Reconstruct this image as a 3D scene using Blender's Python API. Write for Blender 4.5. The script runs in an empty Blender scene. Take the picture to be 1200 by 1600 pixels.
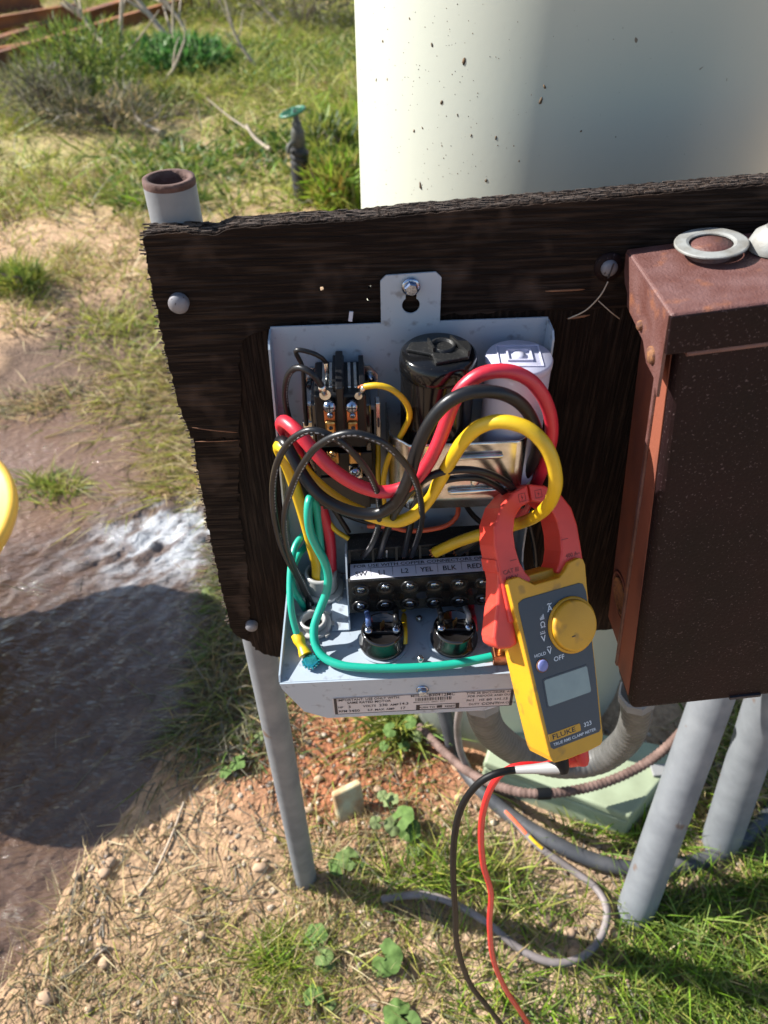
import bpy, bmesh, math, random
import numpy as np
from mathutils import Vector, Matrix

random.seed(7)
RNG = np.random.default_rng(11)
R = math.radians
scene = bpy.context.scene
COL = scene.collection

# ------------------------------------------------------------------ camera
PITCH, YAW, ROLL = R(42), R(2), R(1.07)
CAM = Vector((0, -.44, 1.115))
fw = Vector((math.sin(YAW) * math.cos(PITCH), math.cos(YAW) * math.cos(PITCH), -math.sin(PITCH)))
rt0 = Vector((math.cos(YAW), -math.sin(YAW), 0))
up0 = rt0.cross(fw)
rt = rt0 * math.cos(ROLL) - up0 * math.sin(ROLL)
up = rt0 * math.sin(ROLL) + up0 * math.cos(ROLL)
FPX = 1200.0                                     # focal length in units of the 1200 x 1600 photograph
cam_data = bpy.data.cameras.new('camera')
cam = bpy.data.objects.new('camera', cam_data)
COL.objects.link(cam)
cam.matrix_world = Matrix((( rt.x, up.x, -fw.x, CAM.x), (rt.y, up.y, -fw.y, CAM.y), (rt.z, up.z, -fw.z, CAM.z), (0, 0, 0, 1)))
cam_data.sensor_fit = 'VERTICAL'
cam_data.sensor_height = 36
cam_data.lens = 27
cam_data.clip_start = .01
cam_data.clip_end = 400
cam_data.dof.use_dof = True
cam_data.dof.focus_distance = .54
cam_data.dof.aperture_fstop = 9.5
scene.camera = cam

# ------------------------------------------------------------------ sky, sun, exposure
SUN_AZ, SUN_EL = R(17), R(37)                    # sun stands left of the board and a little behind it
to_sun = Vector((-math.cos(SUN_AZ) * math.cos(SUN_EL), math.sin(SUN_AZ) * math.cos(SUN_EL), math.sin(SUN_EL)))
world = bpy.data.worlds.new('World')
scene.world = world
world.use_nodes = True
wn = world.node_tree.nodes
sky = wn.new('ShaderNodeTexSky')
sky.sky_type = 'NISHITA'
sky.sun_disc = False
sky.sun_elevation = SUN_EL
sky.sun_rotation = R(360 - 90) + SUN_AZ
sky.air_density = 1.0
sky.dust_density = .6
world.node_tree.links.new(sky.outputs[0], wn['Background'].inputs[0])
wn['Background'].inputs[1].default_value = .085
sun_data = bpy.data.lights.new('sun', 'SUN')
sun_data.energy = 5.0
sun_data.angle = R(.53)
sun_data.color = (1, .965, .90)
sun = bpy.data.objects.new('sun', sun_data)
COL.objects.link(sun)
sun.rotation_mode = 'QUATERNION'
sun.rotation_quaternion = to_sun.to_track_quat('Z', 'Y')
scene.view_settings.view_transform = 'Standard'
scene.view_settings.look = 'None'
scene.view_settings.gamma = 1
scene.view_settings.exposure = 1.3
scene.cycles.max_bounces = 6
scene.cycles.use_denoising = True
scene.cycles.sample_clamp_indirect = 6

# ------------------------------------------------------------------ helpers: survey
def ray(px, py):
    d = fw * FPX + rt * (px - 600) + up * (800 - py)
    return d / d.dot(fw)

def P(px, py, Y=None, Z=None, X=None, d=None):
    """the point of the place seen at a photograph pixel, on the plane Y, Z or X = const or at depth d"""
    r = ray(px, py)
    if Y is not None: t = (Y - CAM.y) / r.y
    elif Z is not None: t = (Z - CAM.z) / r.z
    elif X is not None: t = (X - CAM.x) / r.x
    else: t = d
    return CAM + r * t

def pix(p):
    v = Vector(p) - CAM
    z = v.dot(fw)
    return 600 + FPX * v.dot(rt) / z, 800 - FPX * v.dot(up) / z, z

def pixn(a):
    v = a - np.array(CAM)
    z = np.maximum(v @ np.array(fw), 1e-3)
    return 600 + FPX * (v @ np.array(rt)) / z, 800 - FPX * (v @ np.array(up)) / z

def wid(px, p):                                  # photograph pixels to metres at point p
    return px * (Vector(p) - CAM).dot(fw) / FPX

# ------------------------------------------------------------------ helpers: mesh
class MB:
    def __init__(self):
        self.v, self.f, self.s = [], [], []
    def add(self, vs, fs, smooth=False):
        n = len(self.v)
        self.v += [Vector(q) for q in vs]
        self.f += [tuple(i + n for i in f) for f in fs]
        self.s += [smooth] * len(fs)
        return self
    def box(self, lo, hi, m=None):
        x0, y0, z0 = lo; x1, y1, z1 = hi
        vs = [Vector(q) for q in ((x0,y0,z0),(x1,y0,z0),(x1,y1,z0),(x0,y1,z0),(x0,y0,z1),(x1,y0,z1),(x1,y1,z1),(x0,y1,z1))]
        if m is not None: vs = [m @ q for q in vs]
        return self.add(vs, [(0,3,2,1),(4,5,6,7),(0,1,5,4),(1,2,6,5),(2,3,7,6),(3,0,4,7)])
    def lathe(self, prof, c, axis, n=24, smooth=True, cap=True, squash=None):
        """prof: (radius, height) pairs along axis from c"""
        a = Vector(axis).normalized()
        u = a.orthogonal().normalized(); w = a.cross(u)
        if squash: u, w = Vector(squash[0]), Vector(squash[1])
        vs, fs = [], []
        for r, h in prof:
            for k in range(n):
                t = 2 * math.pi * k / n
                vs.append(Vector(c) + a * h + (u * math.cos(t) + w * math.sin(t)) * r)
        for i in range(len(prof) - 1):
            for k in range(n):
                k2 = (k + 1) % n
                fs.append((i*n+k, i*n+k2, (i+1)*n+k2, (i+1)*n+k))
        self.add(vs, fs, smooth)
        if cap:
            self.add(vs[:n], [tuple(range(n))[::-1]])
            self.add(vs[-n:], [tuple(range(n))])
        return self
    def cyl(self, a, b, r, n=20, r2=None):
        a, b = Vector(a), Vector(b)
        return self.lathe([(r, 0), (r2 if r2 is not None else r, (b - a).length)], a, b - a, n)
    def tube(self, pts, r, n=10, cap=True, ring=None):
        """r may be a list; pts already sampled"""
        pts = [Vector(p) for p in pts]
        m = len(pts)
        rs = r if isinstance(r, (list, tuple)) else [r] * m
        t = (pts[1] - pts[0]).normalized()
        u = t.orthogonal().normalized()
        vs, fs = [], []
        for i in range(m):
            t2 = (pts[min(i+1, m-1)] - pts[max(i-1, 0)])
            if t2.length > 1e-9: t2.normalize()
            else: t2 = t
            q = t.rotation_difference(t2)
            u = (q @ u); u = (u - t2 * u.dot(t2)).normalized(); t = t2
            w = t.cross(u)
            for k in range(n):
                a = 2 * math.pi * k / n
                vs.append(pts[i] + (u * math.cos(a) + w * math.sin(a)) * rs[i])
        for i in range(m - 1):
            for k in range(n):
                k2 = (k + 1) % n
                fs.append((i*n+k, i*n+k2, (i+1)*n+k2, (i+1)*n+k))
        self.add(vs, fs, True)
        if cap:
            self.add(vs[:n], [tuple(range(n))[::-1]])
            self.add(vs[-n:], [tuple(range(n))])
        return self
    def prism(self, poly, m, h):
        """poly 2D (x,y) extruded by h along local z, placed by matrix m"""
        n = len(poly)
        vs = [m @ Vector((x, y, 0)) for x, y in poly] + [m @ Vector((x, y, h)) for x, y in poly]
        return self.add(vs, [tuple(range(n))[::-1], tuple(range(n, 2*n))] + [(i, (i+1) % n, n+(i+1) % n, n+i) for i in range(n)])
    def blob(self, c, rad, seed=0, jitter=.2, sub=1):
        bm = bmesh.new()
        bmesh.ops.create_icosphere(bm, subdivisions=sub, radius=1)
        rr = random.Random(seed)
        k = [rr.uniform(-1, 1) for _ in range(9)]
        vs = []
        for q in bm.verts:
            d = q.co.normalized()
            s = 1 + jitter * (math.sin(3*d.x*k[0]*2+k[1]*5) + math.sin(3*d.y*k[2]*2+k[3]*5) + math.sin(3*d.z*k[4]*2+k[5]*5)) / 2 + rr.uniform(-1, 1) * jitter * .3
            vs.append(Vector(c) + Vector((d.x*rad[0], d.y*rad[1], d.z*rad[2])) * s)
        fs = [tuple(x.index for x in f.verts) for f in bm.faces]
        bm.free()
        return self.add(vs, fs, True)

def plate_mesh(outer, holes, h, m):
    """flat plate with holes: 2D loops, thickness h along local z from 0 downwards"""
    bm = bmesh.new()
    edges = []
    for loop in [outer] + list(holes):
        vs = [bm.verts.new((x, y, 0)) for x, y in loop]
        edges += [bm.edges.new((vs[i], vs[(i+1) % len(vs)])) for i in range(len(vs))]
    bmesh.ops.triangle_fill(bm, edges=edges, use_beauty=True, use_dissolve=False)
    bmesh.ops.recalc_face_normals(bm, faces=bm.faces[:])
    for f in bm.faces:
        if f.normal.z < 0: f.normal_flip()
    g = bmesh.ops.extrude_face_region(bm, geom=bm.faces[:])
    vv = [e for e in g['geom'] if isinstance(e, bmesh.types.BMVert)]
    bmesh.ops.translate(bm, verts=vv, vec=(0, 0, -h))
    bmesh.ops.recalc_face_normals(bm, faces=bm.faces[:])
    mb = MB()
    bm.verts.index_update()
    mb.add([m @ v.co for v in bm.verts], [tuple(x.index for x in f.verts) for f in bm.faces])
    bm.free()
    return mb

def to_mesh(name, mb):
    me = bpy.data.meshes.new(name)
    me.from_pydata([tuple(v) for v in mb.v], [], mb.f)
    me.polygons.foreach_set('use_smooth', mb.s)
    me.update()
    return me

def tag(o, label=None, cat=None, group=None, kind=None):
    if label: o['label'] = label
    if cat: o['category'] = cat
    if group: o['group'] = group
    if kind: o['kind'] = kind
    return o

def thing(name, label, cat, loc, group=None, matrix=None):
    o = bpy.data.objects.new(name, None)
    o.empty_display_size = .02
    COL.objects.link(o)
    o.matrix_world = matrix if matrix is not None else Matrix.Translation(Vector(loc))
    o['_m'] = 0
    del o['_m']
    ORIGIN[o.name] = matrix.copy() if matrix is not None else Matrix.Translation(Vector(loc))
    return tag(o, label, cat, group, 'thing')

ORIGIN = {}

def link(name, mb, mat, parent=None, local=False, bevel=0, segs=2, solid=0, smooth_all=False, label=None, kind=None):
    """one mesh object; world coordinates unless local"""
    if parent is None or local:
        M = Matrix.Identity(4)
    if parent is not None and not local:
        M = ORIGIN[parent.name]
        inv = M.inverted()
        mb.v = [inv @ q for q in mb.v]
    elif parent is None:
        lo = Vector((min(v.x for v in mb.v), min(v.y for v in mb.v), min(v.z for v in mb.v)))
        hi = Vector((max(v.x for v in mb.v), max(v.y for v in mb.v), max(v.z for v in mb.v)))
        c = Vector(((lo.x+hi.x)/2, (lo.y+hi.y)/2, lo.z))
        mb.v = [q - c for q in mb.v]
        M = Matrix.Translation(c)
    if smooth_all: mb.s = [True] * len(mb.f)
    o = bpy.data.objects.new(name, to_mesh(name, mb))
    COL.objects.link(o)
    if mat: o.data.materials.append(mat)
    if parent is not None:
        o.parent = parent
        ORIGIN[o.name] = ORIGIN[parent.name].copy()
    else:
        o.matrix_world = M
        ORIGIN[o.name] = M.copy()
    if solid:
        md = o.modifiers.new('solid', 'SOLIDIFY'); md.thickness = solid; md.offset = 0
    if bevel:
        md = o.modifiers.new('bevel', 'BEVEL'); md.width = bevel; md.segments = segs; md.limit_method = 'ANGLE'; md.angle_limit = R(35)
    if label: o['label'] = label
    if kind: o['kind'] = kind
    return o

def solo(name, mb, mat, label, cat, group=None, **k):
    return tag(link(name, mb, mat, None, **k), label, cat, group, 'thing')

def frame(o, x, y, z=None):
    """matrix from an origin and two (or three) axis vectors"""
    x = Vector(x).normalized(); y = Vector(y)
    y = (y - x * y.dot(x)).normalized()
    z = x.cross(y)
    o = Vector(o)
    return Matrix(((x.x, y.x, z.x, o.x), (x.y, y.y, z.y, o.y), (x.z, y.z, z.z, o.z), (0, 0, 0, 1)))

FRONT = lambda o: frame(o, (1, 0, 0), (0, 0, 1))      # local x right, y up, z towards the camera side

def spline(pts, step=.004):
    pts = [Vector(p) for p in pts]
    q = [pts[0] * 2 - pts[1]] + pts + [pts[-1] * 2 - pts[-2]]
    out = []
    for i in range(1, len(q) - 2):
        a, b, c, d = q[i-1], q[i], q[i+1], q[i+2]
        n = max(2, int((c - b).length / step))
        for k in range(n):
            t = k / n
            out.append(.5 * (2*b + (c-a)*t + (2*a-5*b+4*c-d)*t*t + (3*b-a-3*c+d)*t**3))
    out.append(pts[-1])
    return out

def path(tr, step=.004):
    """traced points (px, py, Y) to a smooth line through the place"""
    return spline([P(a, b, Y=c) if c < .2 else P(a, b, Z=c) for a, b, c in tr], step)   # a third value above .2 is a height

def circle(cx, cy, r, n=24, a0=0, a1=2*math.pi):
    return [(cx + r*math.cos(a0+(a1-a0)*k/n), cy + r*math.sin(a0+(a1-a0)*k/n)) for k in range(n)]

def rrect(x0, y0, x1, y1, r, n=5):
    out = []
    for cx, cy, a in ((x1-r, y1-r, 0), (x0+r, y1-r, 90), (x0+r, y0+r, 180), (x1-r, y0+r, 270)):
        out += [(cx + r*math.cos(R(a+90*k/n)), cy + r*math.sin(R(a+90*k/n))) for k in range(n+1)]
    return out

_txt = {}
def text_mb(mb, body, size, m, align='CENTER', sx=1.0):
    """flat lettering laid on matrix m (x right, y up)"""
    if body not in _txt:
        cu = bpy.data.curves.new('t', 'FONT'); cu.body = body; cu.size = 1; cu.resolution_u = 2; cu.offset = .012
        ob = bpy.data.objects.new('t', cu); COL.objects.link(ob)
        dg = bpy.context.evaluated_depsgraph_get(); dg.update()
        me = bpy.data.meshes.new_from_object(ob.evaluated_get(dg))
        _txt[body] = ([v.co.copy() for v in me.vertices], [tuple(p.vertices) for p in me.polygons])
        bpy.data.objects.remove(ob); bpy.data.curves.remove(cu); bpy.data.meshes.remove(me)
    vs, fs = _txt[body]
    w = max(v.x for v in vs) if vs else 0
    x0 = min(v.x for v in vs) if vs else 0
    off = -(w + x0)/2 if align == 'CENTER' else -x0
    mb.add([m @ Vector(((v.x + off)*size*sx, v.y*size, 0)) for v in vs], fs)
    return (w - x0) * size * sx

# ------------------------------------------------------------------ helpers: numpy noise
def vnoise(x, y, seed=0):
    xi = np.floor(x).astype(np.int64); yi = np.floor(y).astype(np.int64)
    xf = x - xi; yf = y - yi
    def h(a, b):
        n = (a * 374761393 + b * 668265263 + seed * 1274126177) & 0x7fffffff
        n = ((n ^ (n >> 13)) * 1274126177) & 0x7fffffff
        return ((n ^ (n >> 16)) & 0xffff) / 65535.0
    u = xf*xf*(3-2*xf); v = yf*yf*(3-2*yf)
    return (h(xi,yi)*(1-u)+h(xi+1,yi)*u)*(1-v) + (h(xi,yi+1)*(1-u)+h(xi+1,yi+1)*u)*v

def fbm(x, y, seed=0, oct=4):
    s, a = 0, .5
    for k in range(oct):
        s = s + a * vnoise(x * 2**k, y * 2**k, seed + k); a *= .5
    return s / (1 - .5**oct)

# ------------------------------------------------------------------ materials
def nd(nt, t, **k):
    n = nt.nodes.new(t)
    for a, b in k.items(): setattr(n, a, b)
    return n

def material(name, c1, rough=.5, metal=0, c2=None, vscale=20, vlo=.4, vhi=.65, stretch=(1,1,1), bump=0, bscale=200, bstretch=None, spec=.5, coat=0,
             c3=None, v3scale=400, v3lo=.62, v3hi=.7, rough2=None, bdist=.001, trans=0, detail=6):
    m = bpy.data.materials.new(name)
    m.use_nodes = True
    nt = m.node_tree
    b = nt.nodes['Principled BSDF']
    b.inputs['Base Color'].default_value = (*c1, 1)
    b.inputs['Roughness'].default_value = rough
    b.inputs['Metallic'].default_value = metal
    b.inputs['Specular IOR Level'].default_value = spec
    b.inputs['Coat Weight'].default_value = coat
    tc = nd(nt, 'ShaderNodeTexCoord')
    col = None
    def noise(scale, st, det=detail):
        mp = nd(nt, 'ShaderNodeMapping'); mp.inputs['Scale'].default_value = st
        nt.links.new(tc.outputs['Object'], mp.inputs[0])
        n = nd(nt, 'ShaderNodeTexNoise'); n.inputs['Scale'].default_value = scale; n.inputs['Detail'].default_value = det
        nt.links.new(mp.outputs[0], n.inputs['Vector'])
        return n
    def ramp(src, lo, hi):
        r = nd(nt, 'ShaderNodeMapRange'); r.inputs['From Min'].default_value = lo; r.inputs['From Max'].default_value = hi
        nt.links.new(src, r.inputs['Value'])
        return r.outputs[0]
    if c2 is not None:
        n = noise(vscale, stretch)
        f = ramp(n.outputs['Fac'], vlo, vhi)
        mx = nd(nt, 'ShaderNodeMix', data_type='RGBA')
        mx.inputs[6].default_value = (*c1, 1); mx.inputs[7].default_value = (*c2, 1)
        nt.links.new(f, mx.inputs[0])
        col = mx.outputs[2]
        if rough2 is not None:
            rr = nd(nt, 'ShaderNodeMapRange'); rr.inputs['To Min'].default_value = rough; rr.inputs['To Max'].default_value = rough2
            nt.links.new(f, rr.inputs['Value']); nt.links.new(rr.outputs[0], b.inputs['Roughness'])
    if c3 is not None:
        n = noise(v3scale, (1,1,1), 2)
        f = ramp(n.outputs['Fac'], v3lo, v3hi)
        mx = nd(nt, 'ShaderNodeMix', data_type='RGBA')
        mx.inputs[6].default_value = (*c1, 1); mx.inputs[7].default_value = (*c3, 1)
        if col is not None: nt.links.new(col, mx.inputs[6])
        nt.links.new(f, mx.inputs[0])
        col = mx.outputs[2]
    if col is not None: nt.links.new(col, b.inputs['Base Color'])
    if bump:
        n = noise(bscale, bstretch or (1,1,1), 4)
        bp = nd(nt, 'ShaderNodeBump'); bp.inputs['Strength'].default_value = bump; bp.inputs['Distance'].default_value = bdist
        nt.links.new(n.outputs['Fac'], bp.inputs['Height']); nt.links.new(bp.outputs[0], b.inputs['Normal'])
    if trans:
        b.inputs['Transmission Weight'].default_value = trans
    return m

def leaf_material(name, rough=.55, trans=.35):
    m = bpy.data.materials.new(name); m.use_nodes = True
    nt = m.node_tree; b = nt.nodes['Principled BSDF']; out = nt.nodes['Material Output']
    a = nd(nt, 'ShaderNodeAttribute'); a.attribute_name = 'Col'
    nt.links.new(a.outputs['Color'], b.inputs['Base Color'])
    b.inputs['Roughness'].default_value = rough
    b.inputs['Specular IOR Level'].default_value = .3
    t = nd(nt, 'ShaderNodeBsdfTranslucent'); nt.links.new(a.outputs['Color'], t.inputs['Color'])
    mx = nd(nt, 'ShaderNodeMixShader'); mx.inputs[0].default_value = trans
    nt.links.new(b.outputs[0], mx.inputs[1]); nt.links.new(t.outputs[0], mx.inputs[2]); nt.links.new(mx.outputs[0], out.inputs['Surface'])
    return m

M = dict(
    grey_paint=material('grey_paint', (.33,.38,.435), .36, c2=(.30,.35,.405), vscale=8, bump=.05, bscale=900, c3=(.20,.215,.235), v3scale=150, v3lo=.60, v3hi=.75, spec=.5),
    plywood_h=material('plywood_weathered_horizontal', (.0125,.0078,.0058), .9, c2=(.040,.026,.019), vscale=22, stretch=(1,6,18), vlo=.48, vhi=.70, bump=1, bscale=60, bstretch=(.25,4,9), bdist=.005, spec=.12, c3=(.075,.050,.038), v3scale=34, v3lo=.55, v3hi=.8),
    plywood_v=material('plywood_weathered_vertical', (.0110,.0068,.0051), .92, c2=(.034,.0215,.0155), vscale=22, stretch=(18,6,1), vlo=.48, vhi=.70, bump=1, bscale=60, bstretch=(9,4,.25), bdist=.004, spec=.12),
    splinter=material('raw_splinter', (.24,.11,.05), .8, c2=(.12,.05,.025), vscale=60, stretch=(1,1,8)),
    frayed=material('frayed_ply_edge', (.085,.060,.046), .9, c2=(.045,.031,.024), vscale=60, stretch=(.3,3,3), vlo=.35, vhi=.7, bump=.6, bscale=300, bdist=.002),
    galv=material('galvanised_pipe', (.20,.213,.23), .55, .3, c2=(.15,.16,.175), vscale=30, vlo=.36, vhi=.66, bump=.15, bscale=260, c3=(.15,.10,.075), v3scale=40, v3lo=.70, v3hi=.76, rough2=.7),
    pipe_rust=material('pipe_rust', (.06,.028,.02), .9, c2=(.11,.06,.05), vscale=120, bump=.8, bscale=400),
    zinc=material('zinc_screw', (.34,.40,.50), .2, 1, c2=(.22,.26,.34), vscale=300, bump=.1, bscale=800),
    fitting=material('zinc_fitting', (.46,.46,.45), .35, .25, c2=(.34,.34,.33), vscale=90),
    tin=material('tinned_metal', (.62,.62,.60), .25, 1, c2=(.45,.44,.40), vscale=120),
    bolt_head=material('dull_bolt_head', (.17,.17,.19), .65, .2, c2=(.13,.12,.13), vscale=150, c3=(.05,.04,.04), v3scale=400, v3lo=.66, v3hi=.7),
    rust_cover=material('rusty_red_paint', (.0125,.0046,.0052), .6, c2=(.008,.004,.004), vscale=22, vlo=.35, vhi=.7, bump=.45, bscale=420, bdist=.0008, c3=(.075,.052,.052), v3scale=620, v3lo=.64, v3hi=.72, spec=.14),  # shade on the box front is put into this dark paint colour
    rust_sunlit_top=material('faded_sunlit_rust_paint', (.085,.029,.022), .55, c2=(.125,.060,.054), vscale=60, vlo=.35, vhi=.65, bump=.9, bscale=700, bdist=.0007, c3=(.19,.070,.035), v3scale=70, v3lo=.60, v3hi=.76),  # faded paint, with the sunlight on the top put into its colour
    rust_sunlit_side=material('sunlit_orange_rust', (.20,.055,.028), .7, c2=(.10,.028,.02), vscale=26, vlo=.4, vhi=.65, bump=.4, bscale=400, bdist=.0006, stretch=(1,1,.4)),  # rust, with the sunlight on the left side put into its colour
    rust_screw=material('rust_screw', (.20,.085,.03), .8, c2=(.08,.03,.02), vscale=300, bump=.6, bscale=600),
    white_ring=material('weathered_zinc_ring', (.25,.255,.245), .65, .2, c2=(.17,.16,.14), vscale=80, bump=.2, bscale=500),
    black_plastic=material('black_plastic', (.008,.008,.009), .32, spec=.3, bump=.15, bscale=900, c3=(.045,.042,.04), v3scale=700, v3lo=.70, v3hi=.76),
    black_dusty=material('dusty_black_plastic', (.010,.010,.010), .45, spec=.35, c3=(.05,.048,.043), v3scale=900, v3lo=.6, v3hi=.72, bump=.3, bscale=900),
    black_gloss=material('black_phenolic', (.010,.009,.009), .12, coat=.4),
    cap_black=material('black_capacitor', (.005,.005,.0055), .14, spec=.35, c3=(.06,.055,.045), v3scale=800, v3lo=.70, v3hi=.74),
    cap_white=material('white_capacitor', (.46,.46,.56), .42, bump=.05, bscale=600),
    wire_red=material('red_wire', (.50,.020,.040), .38, bump=.12, bscale=300, c2=(.42,.016,.03), vscale=40),
    wire_black=material('black_wire', (.006,.0065,.008), .34, spec=.32, bump=.10, bscale=400, c2=(.011,.011,.013), vscale=40),
    wire_yellow=material('yellow_wire', (.58,.37,.008), .40, bump=.12, bscale=300, c2=(.50,.31,.008), vscale=30),
    wire_green=material('green_wire', (.008,.30,.21), .36, bump=.08, bscale=400),
    wire_orange=material('orange_wire', (.62,.10,.035), .4),
    wire_blue=material('blue_wire', (.05,.09,.22), .4),
    wire_print=material('white_wire_print', (.30,.30,.32), .6),
    copper=material('copper', (.62,.25,.12), .3, 1, c2=(.40,.14,.07), vscale=300),
    brass=material('brass', (.52,.33,.12), .3, 1, c2=(.30,.16,.06), vscale=200),
    label_white=material('label_paper', (.52,.52,.58), .55),
    label_plate=material('rating_label', (.46,.44,.45), .5, c2=(.42,.40,.41), vscale=60),
    ink=material('ink', (.015,.015,.022), .6),
    meter_yellow=material('meter_yellow', (.54,.27,.008), .48, c2=(.46,.225,.008), vscale=28, bump=.12, bscale=900, c3=(.17,.09,.025), v3scale=70, v3lo=.60, v3hi=.78),
    meter_red=material('meter_red', (.64,.048,.030), .42, bump=.12, bscale=900, c2=(.52,.040,.026), vscale=30),
    meter_panel=material('meter_panel', (.030,.038,.050), .45, bump=.05, bscale=1200, c3=(.06,.065,.07), v3scale=300, v3lo=.70, v3hi=.8),
    meter_lcd=material('meter_lcd', (.20,.23,.20), .22, c2=(.17,.195,.175), vscale=60, coat=.4),
    meter_print=material('meter_print', (.58,.60,.62), .6),
    meter_button=material('meter_button', (.17,.19,.42), .5),
    test_red=material('test_lead_red', (.52,.016,.018), .35),
    test_black=material('test_lead_black', (.005,.0055,.0065), .5, spec=.2),
    test_grey=material('plug_grey', (.22,.22,.22), .45),
    tank=material('cream_tank_paint', (.445,.47,.41), .4, c2=(.41,.435,.38), vscale=3, vlo=.35, vhi=.65, bump=.06, bscale=180, c3=(.16,.13,.10), v3scale=85, v3lo=.765, v3hi=.785, stretch=(1,1,.3)),
    mud_speck=material('dried_mud_speck', (.05,.035,.022), .9, c2=(.13,.08,.04), vscale=300),
    pad=material('pale_green_plastic', (.30,.35,.235), .65, c2=(.22,.255,.165), vscale=14, bump=.1, bscale=300),
    conduit=material('grey_flexible_conduit', (.095,.093,.088), .5, c2=(.065,.064,.06), vscale=60, bump=.2, bscale=500),
    cable_rust=material('rusty_wrapped_cable', (.16,.10,.082), .8, c2=(.08,.045,.035), vscale=60, bump=.4, bscale=500),
    cable_dark=material('dark_cable', (.04,.042,.048), .55, c2=(.075,.075,.08), vscale=30),
    cable_lilac=material('dusty_grey_cable', (.20,.17,.165), .6, c2=(.13,.11,.105), vscale=30),
    drum=material('yellow_drum_plastic', (.62,.36,.03), .5, c2=(.52,.29,.03), vscale=9, bump=.1, bscale=120),
    stone=material('pebble', (.40,.27,.17), .9, c2=(.28,.19,.13), vscale=60, bump=.4, bscale=300),
    stone_pale=material('pale_stone', (.40,.38,.24), .85, c2=(.32,.20,.10), vscale=40, vlo=.35, vhi=.6, bump=.4, bscale=300),
    twig=material('dead_twig', (.40,.33,.25), .9, c2=(.28,.22,.165), vscale=60),
    bark=material('dark_bark', (.10,.075,.055), .9, c2=(.16,.12,.09), vscale=60),
    beam_rust=material('rusty_steel_beam', (.30,.105,.025), .8, c2=(.13,.05,.025), vscale=6, vlo=.35, vhi=.65, bump=.4, bscale=60),
    insulation=material('black_pipe_wrap', (.009,.009,.010), .6, c2=(.02,.02,.022), vscale=60, bump=.8, bscale=90, bdist=.004),
    spigot=material('spigot_body', (.05,.052,.045), .6, .3, c2=(.08,.08,.065), vscale=60),
    handle_green=material('green_handwheel', (.02,.12,.06), .4),
)
LEAF = leaf_material('leaf')
BROAD = leaf_material('broad_leaf', .5, .25)
# ------------------------------------------------------------------ ground, stream, vegetation
def sdf_poly(px, py, poly):
    """signed distance (inside negative) in photograph pixels"""
    d = np.full(px.shape, 1e18); inside = np.zeros(px.shape, bool)
    n = len(poly)
    for i in range(n):
        ax, ay = poly[i]; bx, by = poly[(i+1) % n]
        ex, ey = bx-ax, by-ay
        t = np.clip(((px-ax)*ex + (py-ay)*ey) / (ex*ex+ey*ey), 0, 1)
        d = np.minimum(d, (px-ax-t*ex)**2 + (py-ay-t*ey)**2)
        c = ((ay > py) != (by > py)) & (px < (bx-ax)*(py-ay)/((by-ay) if by != ay else 1e-9) + ax)
        inside ^= c
    d = np.sqrt(d)
    return np.where(inside, -d, d)

STREAM = [(-1500,880),(0,850),(60,835),(130,805),(230,768),(290,752),(335,765),(352,830),(345,930),(330,1020),(300,1110),(235,1215),(165,1290),(95,1385),(30,1480),(-60,1640),(-1500,1900)]
MUD = [(-1500,700),(0,560),(110,470),(190,447),(290,460),(320,560),(310,700),(300,760),(200,790),(0,860),(-1500,900)]
def ss(x, a, b):
    t = np.clip((x-a)/(b-a), 0, 1); return t*t*(3-2*t)

def zones(x, y):
    px, py = pixn(np.stack([x, y, np.zeros_like(x)], -1))
    wob = 60*(fbm(x*9, y*9, 3)-.5)
    st = 1 - ss(sdf_poly(px, py, STREAM) + wob*.6, -30, 14)
    mud = 1 - ss(sdf_poly(px, py, MUD) + wob*1.3, -34, 26)
    return px, py, st, mud

def gz(x, y):
    px, py, st, mud = zones(x, y)
    near = np.exp(-((x)**2 + (y-.2)**2)/4)
    z = .05*(fbm(x*1.3, y*1.3, 5)-.5)*(.25+.75*np.minimum(1, np.hypot(x, y-.1)/1.5)) + .016*(fbm(x*14, y*14, 8)-.5) + .009*(fbm(x*60, y*60, 9, 3)-.5)*near
    z = z*(1-.7*np.maximum(st, mud)) - .040*st - np.maximum(mud-st, 0)*(.0165 - .016*(fbm(x*7+3, y*16, 21)-.42))
    return z
def gz1(x, y): return float(gz(np.array([x]), np.array([y]))[0])
def on_ground(px, py):
    p = P(px, py, Z=0)
    for _ in range(3): p = P(px, py, Z=gz1(p.x, p.y))
    return p

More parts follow.
